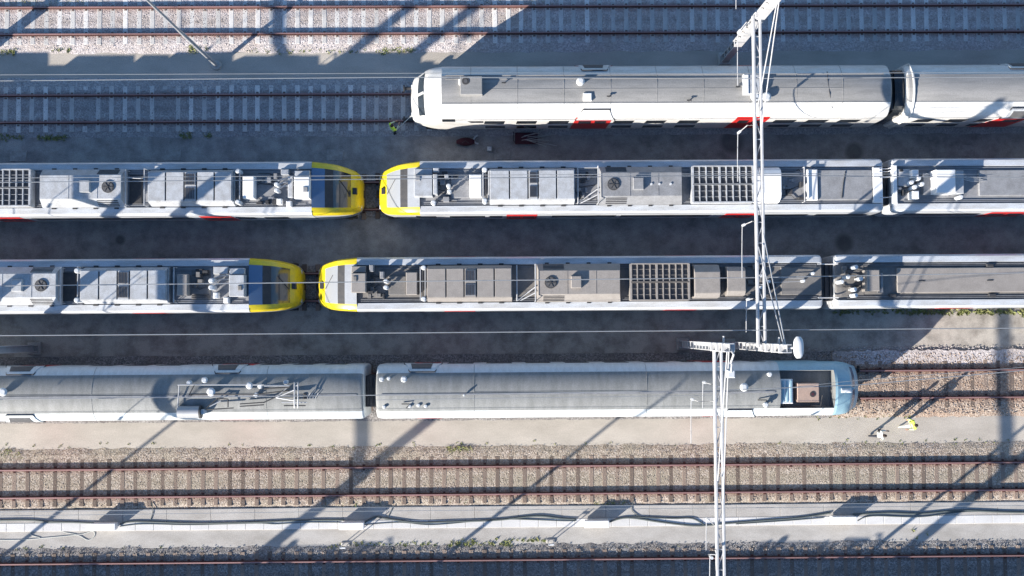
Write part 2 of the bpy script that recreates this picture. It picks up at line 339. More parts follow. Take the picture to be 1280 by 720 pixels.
# ------------------------------------------------------------------ carriage helpers
def full(half): return [(-y, z) for y, z in half] + [(y, z) for y, z in half[::-1] if y > 1e-6]
def loft(secs, key):                        # secs: (x, [(y,z)...]); key(i,j) -> part name or None
    parts = {}
    n = len(secs[0][1])
    for i in range(len(secs) - 1):
        for j in range(n - 1):
            k = key(i, j)
            if k is None: continue
            a = [(secs[i][0], *secs[i][1][j]), (secs[i][0], *secs[i][1][j+1]), (secs[i+1][0], *secs[i+1][1][j+1]), (secs[i+1][0], *secs[i+1][1][j])]
            parts.setdefault(k, []).append(a)
    return parts
def welded(name, quads, m, parent, smooth=True, extra=None):
    bm = bmesh.new(); o_ = Vector(ORG[parent.name])
    for q in quads: bm.faces.new([bm.verts.new(Vector(p) - o_) for p in q])
    bmesh.ops.remove_doubles(bm, verts=bm.verts, dist=1e-4)
    bmesh.ops.recalc_face_normals(bm, faces=bm.faces)
    me = bpy.data.meshes.new(name); bm.to_mesh(me); bm.free(); me.materials.append(M[m])
    if smooth:
        me.polygons.foreach_set('use_smooth', [True] * len(me.polygons)); me.set_sharp_from_angle(angle=math.radians(28))
    o = bpy.data.objects.new(name, me); C.objects.link(o); o.parent = parent; ORG[o.name] = tuple(o_)
    return o
def clip(half, z0, z1):                     # part of the side outline between two heights, bottom to top
    out = []
    for (ya_, za), (yb_, zb) in zip(half, half[1:]):
        if zb <= z0 or za >= z1 or zb <= za: continue
        t0 = max(0, (z0 - za) / (zb - za)); t1 = min(1, (z1 - za) / (zb - za))
        p0 = (ya_ + (yb_ - ya_) * t0, za + (zb - za) * t0); p1 = (ya_ + (yb_ - ya_) * t1, za + (zb - za) * t1)
        if not out: out.append(p0)
        out.append(p1)
    return out
def skin(half, side, Y, z0, z1, b0, b1, t0, t1, off=.006, back=.02):   # a plate hugging the side; b0..b1 at its foot, t0..t1 at its head
    p = clip(half, z0, z1); n = len(p); mb = MB(); nr = []
    for i in range(n):
        a = p[max(0, i-1)]; b = p[min(n-1, i+1)]; d = Vector((b[0]-a[0], b[1]-a[1])).normalized(); nr.append((d.y, -d.x))
    vo, vi = [], []
    for i, (y, z) in enumerate(p):
        t = (z - z0) / (z1 - z0); xa = b0 + (t0 - b0) * t; xb = b1 + (t1 - b1) * t
        yo, zo = y + nr[i][0] * off, z + nr[i][1] * off; yi, zi = y - nr[i][0] * back, z - nr[i][1] * back
        vo += [(xa, Y + side * yo, zo), (xb, Y + side * yo, zo)]; vi += [(xa, Y + side * yi, zi), (xb, Y + side * yi, zi)]
    k = len(vo); fs = []
    for i in range(n - 1):
        a = 2 * i; fs.append((a, a+1, a+3, a+2)); fs.append((a, a+2, k+a+2, k+a)); fs.append((a+1, k+a+1, k+a+3, a+3))
    fs.append((0, k, k+1, 1)); fs.append((k-2, k-1, 2*k-1, 2*k-2))
    mb.add(vo + vi, fs); return mb
def bogie(root, x, Y):
    mb = MB()
    for s in (-1, 1): mb.box(x - 1.5, x + 1.5, Y + s*1.0 - .07, Y + s*1.0 + .07, .45, .75, 0, c=.03)
    mb.box(x - .25, x + .25, Y - .95, Y + .95, .5, .8, 0)
    b = mb.build('bogie', 'under', root)
    for dx in (-1.25, 1.25):
        for s in (-1, 1):
            wm = MB(); wm.tube([(x+dx, Y + s*.69, .76), (x+dx, Y + s*.82, .76)], .45, 0, 20); wm.build('wheel', 'rust', b, smooth=True)
DH = [(1.36, .95), (1.42, 1.3), (1.42, 2.95), (1.415, 3.25), (1.385, 3.45), (1.29, 3.55), (.99, 3.56), (.97, 3.47), (.55, 3.49), (0, 3.5)]
DDH = [(1.36, .9), (1.40, 1.2), (1.41, 3.1), (1.40, 3.5), (1.35, 3.85), (1.2, 4.08), (.97, 4.26), (.73, 4.42), (.35, 4.52), (0, 4.55)]
def add_underframe(root, xa, xb, Y):
    MB().box(xa + .4, xb - .4, Y - 1.28, Y + 1.28, .55, 1.0, 0).build('underframe', 'under', root)
    bogie(root, xa + 3.3, Y); bogie(root, xb - 3.3, Y)
def end_cap(secprof, x, Y): return None
def body(root, half, x0, x1, Y, side_m, roof_m, roof_j, roofname='roof', ends=(True, True), round_ends=True):
    prof = full(half); n = len(prof); nh = len(half)
    def sec(x, s=1.0, dz=0.0): return (x, [(Y + y * s, z - dz * max(0, (z - 1) / 3)) for y, z in prof])
    secs = []
    if ends[0] and round_ends: secs += [sec(x0, .93, .10), sec(x0 + .07, .98, .03)]
    secs += [sec(x0 + (.2 if ends[0] else 0))]
    k = int((x1 - x0) / 2)
    secs += [sec(x0 + .2 + (x1 - x0 - .4) * i / k) for i in range(1, k)]
    secs += [sec(x1 - (.2 if ends[1] else 0))]
    if ends[1] and round_ends: secs += [sec(x1 - .07, .98, .03), sec(x1, .93, .10)]
    def key(i, j):
        jj = j if j < nh - 1 else n - 2 - j
        return roofname if jj >= roof_j else 'body'
    P = loft(secs, key)
    caps = []
    if ends[0]: caps.append([(secs[0][0], *p) for p in secs[0][1]])
    if ends[1]: caps.append([(secs[-1][0], *p) for p in secs[-1][1]])
    b = welded('body', P['body'] + caps, side_m, root); r = welded(roofname, P[roofname], roof_m, root)
    return b, r
def nose_desiro(root, xt, d, Y, gm, rm):
    # xt tip position; d=+1 body extends to +x
    ss = [(0, .62, 1.45), (.05, .84, 1.75), (.14, 1.0, 2.0), (.3, 1.12, 2.2), (.5, 1.2, 2.38), (.8, 1.27, 2.78), (1.1, 1.32, 3.12), (1.3, 1.345, 3.28), (1.7, 1.375, 3.52), (2.2, 1.4, 3.72), (2.35, 1.41, 3.76)]
    secs = []
    for s, hw, zt in ss:
        zs = max(1.15, zt - .55)
        h = [(hw*.93, .75), (hw, 1.1), (hw, zs), (hw*.985, zs + (zt-zs)*.5), (hw*.93, zs + (zt-zs)*.82), (hw*.80, zt - .015), (hw*.74, zt), (hw*.4, zt + .04), (0, zt + .05)]
        secs.append((xt + d*s, [(Y + y, z) for y, z in full(h)]))
    n = len(secs[0][1]); nh = 9
    def key(i, j):
        jj = j if j < nh - 1 else n - 2 - j
        if jj >= 6 and 4 <= i <= 6: return 'windscreen'
        if jj >= 6 and i == 7: return 'screen_frame'
        if jj >= 6 and i >= 8: return 'cab_roof'
        if jj < 2 and i >= 1: return 'lower_nose'
        return 'nose_cover'
    P = loft(secs, key); P['nose_cover'].append([(secs[0][0], *p) for p in secs[0][1]])
    welded('nose_cover', P['nose_cover'], 'yellow', root); 
    for s in (-1, 1): welded('lower_nose', [q for q in P['lower_nose'] if s * (q[0][1] + q[1][1] - 2 * Y) > 0], 'desiro', root)
    ws = welded('windscreen', P['windscreen'], gm, root); welded('cab_roof', P['cab_roof'], rm, root)
    welded('screen_frame', P['screen_frame'], 'dark', root)
    lm = MB().box(xt + d*.2, xt + d*.42, Y - .17, Y + .17, 2.1, 2.39, 0, c=.03); lm.build('headlight', 'dark', root)
    for sy in (-1, 1):
        MB().box(xt + d*.02, xt + d*.2, Y + sy*.78 - .1, Y + sy*.78 + .1, 1.45, 1.62, 0, c=.03).build('headlight', 'ceram', root)
    MB().tube([(xt + d*.52, Y - .2, 2.52), (xt + d*1.0, Y + .5, 3.08)], .016, 0, 6).build('wiper', 'dark', ws)
    # a pale screen only has its reflection painted into the colour
    MB().box(xt + d*.0 - .22, xt + d*.0 + .02, Y - .2, Y + .2, .8, 1.1, 0, c=.04).build('coupler', 'under', root)
    return xt + d*2.35
def frame_post(mb, x, Y, w=1.0, z0=3.5, z1=3.95, m=0):
    mb.tube([(x, Y-w, z0), (x, Y-w, z1), (x, Y+w, z1), (x, Y+w, z0)], .03, m, 6)
# equipment on the decks; positions along the train are measured at their top height
def U(u, z, v=300): return W(u, v, z).x
def ac_panels(root, u0, u1, Y, cuts, vent, m, top=4.12, v=300):
    x0, x1 = U(u0, top, v), U(u1, top, v); mb = MB()
    mb.prism([(Y-.95, 3.5), (Y-.93, 3.62), (Y-.76, top-.035), (Y+.76, top-.035), (Y+.93, 3.62), (Y+.95, 3.5)], x0, x1, 0)
    xs = [x0] + [U(c, top, v) for c in cuts] + [x1]
    for a, b in zip(xs, xs[1:]):
        mb.box(a + .035, b - .035, Y - .74, Y + .74, top - .04, top, 0, c=.012)
    for c in xs[1:-1]: mb.box(c - .03, c + .03, Y - .7, Y + .7, top - .036, top - .025, 1)
    n = max(4, int((x1 - x0) / .9))
    for i in range(n):
        xx = x0 + (x1 - x0) * (i + .5) / n
        for s in (-1, 1): mb.box(xx - .12, xx + .12, Y + s*1.0 - .04, Y + s*1.0 + .04, 3.5, 3.6, 1)
    o = mb.build('cooling_hood', [m, 'dark'], root)
    a, b = U(vent[0], top, v), U(vent[1], top, v)
    vm = MB()
    for yy in (-.36, .36):
        vm.box(a + .03, b - .03, Y + yy - .3, Y + yy + .3, top + .003, top + .03, 0)
        k = 6
        for i in range(k): vm.box(a + .05 + (b-a-.1)*i/k, a + .05 + (b-a-.1)*(i+.45)/k, Y + yy - .27, Y + yy + .27, top + .032, top + .045, 1)
    vm.build('vent', ['deck', 'dark'], o)
    return o
def hvac(root, u0, u1, Y, fan_u, hatch, slots, m, flip=1, top=4.1, v=300):
    x0, x1 = U(u0, top, v), U(u1, top, v)
    mb = MB(); e = .22
    lo = [(x0, Y-.98), (x1, Y-.98), (x1, Y+.98), (x0, Y+.98)]; hi = [(x0+e*.4, Y-.6), (x1-e*.4, Y-.6), (x1-e*.4, Y+.6), (x0+e*.4, Y+.6)]
    mb.add([(*p, 3.5) for p in lo] + [(*p, 3.68) for p in lo] + [(*p, top) for p in hi],
           [(0,1,5,4),(1,2,6,5),(2,3,7,6),(3,0,4,7),(4,5,9,8),(5,6,10,9),(6,7,11,10),(7,4,8,11),(8,9,10,11)], 0)
    for c in (.36, .7): xx = x0 + (x1-x0)*c; mb.box(xx-.008, xx+.008, Y-.6, Y+.6, top, top+.012, 0)
    n = int((x1 - x0) / .9)
    for i in range(n):
        xx = x0 + (x1 - x0) * (i + .5) / n
        for s in (-1, 1): mb.box(xx - .1, xx + .1, Y + s*1.02 - .04, Y + s*1.02 + .04, 3.5, 3.62, 1)
    sa, sb = U(slots[0], top, v), U(slots[1], top, v)
    for s in (-1, 1):
        for t in (.25, .45, .65, .85):
            yy = Y + s*(.6 + .38*t); zz = top - (top - 3.68)*t
            mb.box(sa, sb, yy - .025, yy + .025, zz - .01, zz + .025, 1)
    o = mb.build('air_conditioning_hood', [m, 'dark'], root)
    fx = U(fan_u, top, v); fm = MB().cyl(fx, Y, top + .002, top + .04, .31, 0, 28).cyl(fx, Y, top + .04, top + .05, .265, 1, 28)
    for k in range(6):
        a = k * math.pi / 3; fm.tube([(fx, Y, top + .06), (fx + .25*math.cos(a), Y + .25*math.sin(a), top + .06)], .012, 0, 5)
    fm.cyl(fx, Y, top + .05, top + .075, .05, 0, 10)
    fm.build('fan', ['dark', 'grille'], o)
    ha, hb = U(hatch[0], top, v), U(hatch[1], top, v)
    MB().box(ha, hb, Y - .3, Y + .32, top + .002, top + .16, 0, c=.03).build('hatch', m, o)
    return o
def grid(root, u0, u1, Y, m, cols=8, top=4.05, v=300):
    x0, x1 = U(u0, top, v), U(u1, top, v); mb = MB()
    mb.box(x0 + .02, x1 - .02, Y - .93, Y + .93, 3.52, top - .1, 1)
    for yy in (-.93, -.02, .0, .93): mb.box(x0, x1, Y + yy - .03, Y + yy + .03, 3.55, top, 0)
    step = (x1 - x0) / (cols + 1)
    for k in range(cols + 2):
        xx = x0 + (x1 - x0) * k / (cols + 1); ww = .05 if k in (0, (cols + 1)//2 + 0, cols + 1) else .025
        mb.box(xx - ww, xx + ww, Y - .93, Y + .93, 3.6, top - .006, 0)
    for yy in (-.65, -.35, .35, .65): mb.box(x0, x1, Y + yy - .008, Y + yy + .008, top - .05, top - .03, 0)
    return mb.build('resistor_grid', [m, 'grille'], root)
def ebox(root, name, u0, u1, yl, yh, Y, z0, z1, m, v=300, c=.03):
    return MB().box(U(u0, z1, v), U(u1, z1, v), Y + yl, Y + yh, z0, z1, 0, c=c).build(name, m, root)
def insulator(root, u, yl, Y, z0=3.5, z1=4.05, r=.11, v=300, name='insulator'):
    x = U(u, z1, v); mb = MB()
    n = 5; h = (z1 - z0) / n
    for i in range(n): mb.cyl(x, Y + yl, z0 + i*h, z0 + i*h + h*.55, r, 0, 14, r*.75).cyl(x, Y + yl, z0 + i*h + h*.55, z0 + (i+1)*h, r*.5, 0, 10)
    mb.cyl(x, Y + yl, z1, z1 + .05, r*1.05, 0, 14, r*.7)
    return mb.build(name, 'ceram', root, smooth=True)
def deck_rails(root, x0, x1, Y, m):
    mb = MB()
    for s in (-1, 1):
        for yy in (.80, .88): mb.box(x0, x1, Y + s*yy - .012, Y + s*yy + .012, 3.46, 3.53, 0)
    mb.build('walkway_rail', m, root)
def conduit(root, pts, r=.03, m='dark', name='conduit'):
    return MB().tube(pts, r, 0, 6).build(name, m, root, smooth=True)
def clutter(root, x0, x1, Y, seed, m='deck'):
    rd = random.Random(seed); mb = MB()
    for i in range(7):
        x = rd.uniform(x0, x1); y = Y + rd.uniform(-.8, .8); a = rd.uniform(.05, .16); b = rd.uniform(.05, .14)
        mb.box(x - a, x + a, y - b, y + b, 3.48, 3.6 + rd.uniform(0, .2), i % 2, c=.01)
    mb.box(x0, x1, Y - .78, Y + .78, 3.485, 3.50, 0)
    for i in range(4):
        y = Y + rd.uniform(-.8, .8); x = rd.uniform(x0, x1 - .3)
        mb.tube([(x0 + .05, y, 3.56), (x, y, 3.56), (x + .15, y + rd.uniform(-.2, .2), 3.56), (x1 - .05, y + rd.uniform(-.1, .1), 3.56)], .02, 1, 6)
    mb.build('roof_wiring', [m, 'dark'], root)
def gangway(root, xa, xb, Y, zt=3.2, w=1.0):
    mb = MB(); n = 5
    for i in range(n):
        a = xa + (xb-xa)*i/n; b = xa + (xb-xa)*(i+1)/n
        mb.box(a, b - .02*(1 if xb > xa else -1), Y - w, Y + w, 1.0, zt - (.05 if i % 2 else 0), 0)
    mb.build('gangway', 'dark', root)
def sides(root, half, Y, wins, doors, zw=(1.95, 2.85), zd=(1.0, 3.25), slant=.0):
    for s in (-1, 1):
        for a, b in wins: skin(half, s, Y, zw[0], zw[1], a - slant, b - slant, a, b).build('window', 'glass', root)
        for a, b in doors:
            dr = skin(half, s, Y, zd[0], zd[1], a - slant, b - slant, a, b, off=.012).build('door', 'red', root)
            mid = (a + b) / 2
            for p, q in ((a + .15, mid - .08), (mid + .08, b - .15)):
                skin(half, s, Y, zw[0], zw[1] - .1, p - slant*.5, q - slant*.5, p, q, off=.018).build('pane', 'glass', dr)
# ------------------------------------------------------------------ commuter units (rows 2 and 3)
def desiro(label, Y, uN, uE, d, mset, v, wins, doors):
    xt = W(uN, v, 1.6).x; xe = W(uE, v, 3.55).x
    r = thing('train_carriage', label, 'train carriage', ((xt+xe)/2, Y, 0), 'yellow-nosed train carriages')
    xb = nose_desiro(r, xt, d, Y, *(('screenlit', 'cabtoplit') if d > 0 else ('screen', 'hoodglass')))  # left-facing cabs get the bright reflection in their colours
    a, b = (xb, xe) if d > 0 else (xe, xb)
    body(r, DH, a, b, Y, 'desiro', mset[0], 7, 'roof_deck', ends=(d < 0, d > 0))
    add_underframe(r, min(xt, xe) + .3, max(xt, xe), Y)
    deck_rails(r, a + .2, b - .3, Y, 'deck' if mset[0] == 'deckd' else 'galv')
    sides(r, DH, Y, [(W(p, v, 2.8).x, W(q, v, 2.8).x) for p, q in wins], [(W(p, v, 2.8).x, W(q, v, 2.8).x) for p, q in doors])
    return r
LIGHT = ('deck', 'box'); DUST = ('deckd', 'boxd')
# upper row, right-hand unit
Y3 = T[3]; v3 = 236
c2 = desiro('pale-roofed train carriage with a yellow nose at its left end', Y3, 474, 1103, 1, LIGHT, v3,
            [(520, 545), (562, 606), (612, 628), (690, 770), (776, 888), (950, 1010), (1020, 1085)], [(633, 671), (905, 944)])
ebox(c2, 'cab_air_conditioner', 518, 541, -.55, .55, Y3, 3.5, 3.98, 'box', v3); ebox(c2, 'equipment_cover', 518, 541, .58, .92, Y3, 3.5, 3.8, 'box', v3)
ebox(c2, 'equipment_cover', 542, 547, -.45, .6, Y3, 3.5, 4.02, 'box', v3)
ebox(c2, 'hatch', 520, 526, .25, .5, Y3, 3.985, 4.02, 'deck', v3)
ebox(c2, 'equipment_cover', 542, 549, .72, .95, Y3, 3.5, 3.85, 'box', v3); ebox(c2, 'equipment_cover', 556, 561, .38, .6, Y3, 3.5, 3.9, 'box', v3)
for u, y in ((561, -.02), (562, -.30)): insulator(c2, u, y, Y3, v=v3)
insulator(c2, 542, -.85, Y3, z1=3.8, r=.13, v=v3)
clutter(c2, U(546, 3.6), U(572, 3.6), Y3, 4)
ebox(c2, 'deck_panel', 564, 587, -.58, .58, Y3, 3.5, 3.62, 'deck', v3); ebox(c2, 'equipment_cover', 587, 602, -.58, .58, Y3, 3.5, 3.98, 'boxw', v3)
m_ = MB()
for k in range(3): frame_post(m_, U(604 + 3.5*k, 4, v3), Y3, .85 - .05*k, 3.5, 3.95, k % 2)
m_.build('pipe_rack', ['box', 'dark'], c2)
for yy in (-.8, .8): insulator(c2, 606, yy, Y3, r=.13, v=v3)
ac_panels(c2, 612, 718, Y3, (637, 660, 672.5, 695.5), (661, 672), 'box', v=v3)
m_ = MB(); frame_post(m_, U(722, 4, v3), Y3, .9); frame_post(m_, U(747, 4.1, v3), Y3, .95, 3.5, 4.15)
m_.tube([(U(722, 4), Y3 - .9, 3.6), (U(747, 4), Y3 - .2, 3.9)], .03).tube([(U(722, 4), Y3 + .9, 3.9), (U(747, 4), Y3 + .9, 3.9)], .02).tube([(U(726, 4), Y3 - .9, 3.7), (U(747, 4), Y3 - .5, 3.9)], .03)
m_.build('pipe_rack', 'galvw', c2)
clutter(c2, U(722, 3.6), U(746, 3.6), Y3, 9)
hvac(c2, 749, 853, Y3, 766, (790, 803), (757, 783), 'deck', v=v3)
for u in (813, 823, 837): MB().cyl(U(u, 4.1, v3), Y3, 4.1, 4.14, .06, 0, 12).build('vent_cap', 'ceram', c2, smooth=True)
grid(c2, 865, 940, Y3, 'box', v=v3)
mb = MB(); cx0, cx1 = U(944, 4.1, v3), U(975, 4.1, v3); n = 9
pr = [(Y3 + .95*math.cos(math.pi*(1 - i/n)), 3.5 + .62*min(1, 1.35*math.sin(math.pi*i/n))) for i in range(n + 1)]
mb.prism(pr, cx0, cx1).build('compressor_hood', 'boxw', c2, bevel=.03)
clutter(c2, U(976, 3.6), U(1003, 3.6), Y3, 12)
m_ = MB(); frame_post(m_, U(1005, 4, v3), Y3, .9, 3.5, 3.85); m_.build('pipe_rack', 'galvw', c2)
ebox(c2, 'deck_panel', 1008, 1021, -.8, .8, Y3, 3.5, 3.72, 'boxw', v3); ebox(c2, 'deck_panel', 1021.5, 1089, -.78, .78, Y3, 3.5, 3.64, 'deck', v3)
ebox(c2, 'deck_panel', 1090, 1102, -.95, .9, Y3, 3.5, 3.68, 'boxw', v3)
conduit(c2, [(U(1052, 3.7), Y3 - .7, 3.66), (U(1054, 3.7), Y3, 3.66), (U(1057, 3.7), Y3 + .7, 3.66)], .02)
xg0, xg1 = U(1103, 3.5, v3), U(1113.5, 3.5, v3); gangway(c2, xg0 - .01, xg1 - .03, Y3)
for yy in (.8, .65, .35, -.7): conduit(c2, [(xg0 - .3, Y3 + yy, 3.7), ((xg0+xg1)/2, Y3 + yy + .05, 3.55), (xg1 - .02, Y3 + yy + .1, 3.7)], .025, 'galvw', 'jumper_cable')
# next carriage to the right
def middle(label, Y, u0, L, v, mset, wins, doors):
    x0 = W(u0, v, 3.55).x; x1 = x0 + L
    r = thing('train_carriage', label, 'train carriage', ((x0+x1)/2, Y, 0), 'yellow-nosed train carriages')
    body(r, DH, x0, x1, Y, 'desiro', mset[0], 7, 'roof_deck'); add_underframe(r, x0 + .2, x1 - .2, Y); deck_rails(r, x0 + .6, x1 - .3, Y, 'galv' if mset is LIGHT else 'deck')
    sides(r, DH, Y, [(W(p, v, 2.8).x, W(q, v, 2.8).x) for p, q in wins], [(W(p, v, 2.8).x, W(q, v, 2.8).x) for p, q in doors]); return r
c2b = middle('pale-roofed train carriage with a boxy white cover, at the right edge', Y3, 1114, 16, v3, LIGHT, [(1130, 1225), (1300, 1380)], [(1234, 1285)])
ebox(c2b, 'deck_panel', 1114.5, 1120, -1.0, 1.0, Y3, 3.5, 3.75, 'boxw', v3); ebox(c2b, 'deck_panel', 1121, 1136, -.1, .8, Y3, 3.5, 3.7, 'box', v3)
for u, y in ((1140, .5), (1140, -.6)): ebox(c2b, 'equipment_cover', u - 2, u + 6, y - .2, y + .2, Y3, 3.5, 4.0, 'boxw', v3)
for u, y in ((1137, .05), (1141, -.2), (1146, .25), (1150, -.05)): insulator(c2b, u, y, Y3, v=v3)
clutter(c2b, U(1122, 3.6), U(1150, 3.6), Y3, 21)
ebox(c2b, 'deck_panel', 1152, 1167, -.55, .6, Y3, 3.5, 3.68, 'deck', v3); ebox(c2b, 'equipment_cover', 1167, 1191, -.55, .65, Y3, 3.5, 4.25, 'boxw', v3); ebox(c2b, 'equipment_cover', 1191.5, 1202, -.55, .65, Y3, 3.5, 4.0, 'box', v3)
insulator(c2b, 1198, -.72, Y3, z1=3.95, v=v3)
for yy in (.2, .3, .4): conduit(c2b, [(U(1203, 3.8), Y3 + yy, 3.9), (U(1215, 3.8), Y3 + yy*.6, 3.75), (U(1235, 3.8), Y3 + yy, 3.6)], .02, 'galv')
ebox(c2b, 'deck_panel', 1222, 1400, -.6, .75, Y3, 3.5, 3.6, 'deck', v3)
# upper row, left-hand unit
c1 = desiro('upper of two carriages with a yellow nose at the right end', Y3, 453, -180, -1, LIGHT, v3,
            [(330, 360), (295, 318), (40, 240), (-100, -40)], [(252, 292), (-10, 30)])
ebox(c1, 'cab_air_conditioner', 369, 388, -.62, .5, Y3, 3.5, 3.98, 'boxw', v3); ebox(c1, 'equipment_cover', 369, 388, .53, .85, Y3, 3.5, 3.8, 'box', v3)
ebox(c1, 'hatch', 380, 386, -.3, -.02, Y3, 3.985, 4.02, 'deck', v3); ebox(c1, 'equipment_cover', 361, 367, -.55, .55, Y3, 3.5, 3.85, 'box', v3)
ebox(c1, 'equipment_cover', 352, 362, .65, .95, Y3, 3.5, 3.7, 'box', v3)
for u, y in ((347, .1), (347, -.2)): insulator(c1, u, y, Y3, v=v3)
for u, y in ((350, -.75), (362, -.88)): ebox(c1, 'equipment_cover', u - 3, u + 3, y - .15, y + .15, Y3, 3.5, 3.85, 'boxw', v3)
for yy in (.1, -.1, .3): conduit(c1, [(U(348, 4), Y3 + yy, 3.9), (U(356, 4), Y3 + yy + .15, 3.85), (U(368, 4), Y3 + yy + .2, 3.7)], .025, 'galvw')
ebox(c1, 'equipment_cover', 305, 319, -.6, .55, Y3, 3.5, 3.98, 'boxw', v3); clutter(c1, U(322, 3.6), U(346, 3.6), Y3, 5)
m_ = MB()
for k in range(3): frame_post(m_, U(294 + 3.5*k, 4, v3), Y3, .9, 3.5, 3.95, k % 2)
m_.build('pipe_rack', ['box', 'dark'], c1)
for yy in (-.8, .8): insulator(c1, 299, yy, Y3, r=.12, v=v3)
ac_panels(c1, 187, 292, Y3, (209.5, 232.5, 248, 270), (233, 247), 'box', v=v3)
m_ = MB(); frame_post(m_, U(159, 4, v3), Y3, .9); frame_post(m_, U(182, 4.1, v3), Y3, .95, 3.5, 4.0); m_.tube([(U(159, 4), Y3 + .5, 3.9), (U(182, 4), Y3 + .45, 3.9)], .02)
m_.build('pipe_rack', 'galvw', c1)
ebox(c1, 'deck_panel', 163, 179, -.8, .7, Y3, 3.5, 3.56, 'dark', v3)
hvac(c1, 51, 156, Y3, 138, (104, 117), (123, 149), 'box', v=v3)
grid(c1, -35, 40, Y3, 'box', v=v3)
ebox(c1, 'equipment_cover', -80, -45, -.8, .8, Y3, 3.5, 4.05, 'box', v3); ebox(c1, 'equipment_cover', -165, -88, -.8, .9, Y3, 3.5, 4.0, 'box', v3)  # outermost cover is unseen, added to close a gap in the roof's shadow
# lower row
Y4 = T[4]; v4 = 356
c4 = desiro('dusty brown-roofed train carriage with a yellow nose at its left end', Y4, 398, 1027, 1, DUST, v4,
            [(445, 470), (485, 530), (600, 690), (700, 810), (880, 1010)], [(556, 594), (830, 868)])
ebox(c4, 'cab_air_conditioner', 440, 458, -.45, .55, Y4, 3.5, 3.98, 'boxd', v4); ebox(c4, 'equipment_cover', 440, 458, .58, .92, Y4, 3.5, 3.8, 'boxd', v4)
ebox(c4, 'hatch', 442, 447, .12, .4, Y4, 3.985, 4.02, 'deckd', v4)
for u, y in ((465, .8), (478, .45)): ebox(c4, 'equipment_cover', u - 2.5, u + 2.5, y - .18, y + .18, Y4, 3.5, 3.9, 'deck', v4)
for u, y in ((483, .12), (483, -.2)): insulator(c4, u, y, Y4, v=v4)
clutter(c4, U(462, 3.6), U(480, 3.6), Y4, 31, 'deckd')
ebox(c4, 'deck_panel', 486, 508, -.58, .4, Y4, 3.5, 3.62, 'deckd', v4); ebox(c4, 'equipment_cover', 508, 522, -.58, .58, Y4, 3.5, 3.95, 'boxd', v4)
m_ = MB()
for k in range(3): frame_post(m_, U(526 + 3*k, 4, v4), Y4, .85 - .05*k, 3.5, 3.95, k % 2)
m_.build('pipe_rack', ['galv', 'dark'], c4)
for yy in (-.8, .8): insulator(c4, 530, yy, Y4, r=.12, v=v4)
ac_panels(c4, 534, 640, Y4, (558, 580.5, 596, 618), (581, 595), 'boxd', v=v4)
m_ = MB(); frame_post(m_, U(646, 4, v4), Y4, .9); frame_post(m_, U(669, 4.1, v4), Y4, .95, 3.5, 4.15)
m_.tube([(U(646, 4), Y4 - .9, 3.6), (U(669, 4), Y4 - .2, 3.9)], .03).tube([(U(650, 4), Y4 - .9, 3.7), (U(669, 4), Y4 - .5, 3.9)], .03).build('pipe_rack', 'galvw', c4)
hvac(c4, 671, 776, Y4, 688, (713, 726), (679, 705), 'boxd', v=v4)
grid(c4, 788, 860, Y4, 'boxd', v=v4)
mb = MB(); cx0, cx1 = U(867, 4.1, v4), U(899, 4.1, v4)
mb.prism([(Y4 + a, b) for a, b in ((-.85, 3.5), (-.8, 3.95), (-.6, 4.1), (.5, 4.1), (.85, 3.85), (.92, 3.5))], cx0, cx1).build('compressor_hood', 'boxd', c4, bevel=.03)
mb = MB(); mb.prism([(Y4 + a, b) for a, b in ((-.75, 3.5), (-.7, 3.85), (-.5, 4.0), (.55, 4.0), (.75, 3.8), (.8, 3.5))], U(907, 4), U(930, 4)).build('equipment_cover', 'boxd', c4, bevel=.03)
clutter(c4, U(870, 3.6), U(902, 3.6), Y4 - .0, 35, 'deckd'); clutter(c4, U(932, 3.6), U(965, 3.6), Y4, 36, 'deckd')
ebox(c4, 'deck_panel', 975, 1026, -.7, .75, Y4, 3.5, 3.56, 'deckd', v4)
for u, y in ((950, .3), (950, -.3), (960, 0), (1003, .02), (1015, .4)): insulator(c4, u, y, Y4, r=.08, z1=3.85, v=v4)
conduit(c4, [(U(965, 3.8), Y4 + .2, 3.8), (U(1003, 3.8), Y4 + .15, 3.8)], .015, 'galv'); conduit(c4, [(U(965, 3.8), Y4 - .05, 3.8), (U(1003, 3.8), Y4 + .0, 3.8)], .015, 'galv')
xg0, xg1 = U(1027, 3.5, v4), U(1043, 3.5, v4); gangway(c4, xg0 - .01, xg1 - .03, Y4)
for yy in (.9, -.85): conduit(c4, [(xg0 - .3, Y4 + yy, 3.65), ((xg0+xg1)/2, Y4 + yy, 3.5), (xg1 + .1, Y4 + yy, 3.65)], .03, 'galvw', 'jumper_cable')
c4b = middle('train carriage with a long flat dusty roof, at the right edge just below the middle', Y4, 1043.5, 18, v4, DUST, [(1060, 1150), (1240, 1330)], [(1170, 1210)])
for u, y in ((1050, -.05), (1058, .2), (1066, -.45), (1068, .7), (1067, -.75), (1074, .1)): insulator(c4b, u, y, Y4, r=.11, v=v4)
clutter(c4b, U(1050, 3.6), U(1078, 3.6), Y4, 41, 'deckd')
ebox(c4b, 'equipment_cover', 1081, 1097, -.55, .55, Y4, 3.5, 4.1, 'boxd', v4); ebox(c4b, 'equipment_cover', 1098, 1102, -.6, .4, Y4, 3.5, 3.85, 'deck', v4)
ebox(c4b, 'deck_panel', 1120, 1420, -.62, .68, Y4, 3.5, 3.6, 'boxd', v4)
for u in (1152, 1237): ebox(c4b, 'seam_cover', u - 5, u + 3, -.03, .03, Y4, 3.6, 3.63, 'dark', v4)
for u, y in ((1115, -.76), (1239, -.76), (1237, .78)): ebox(c4b, 'equipment_cover', u - 5, u + 4, y - .08, y + .08, Y4, 3.5, 3.62, 'dark', v4)
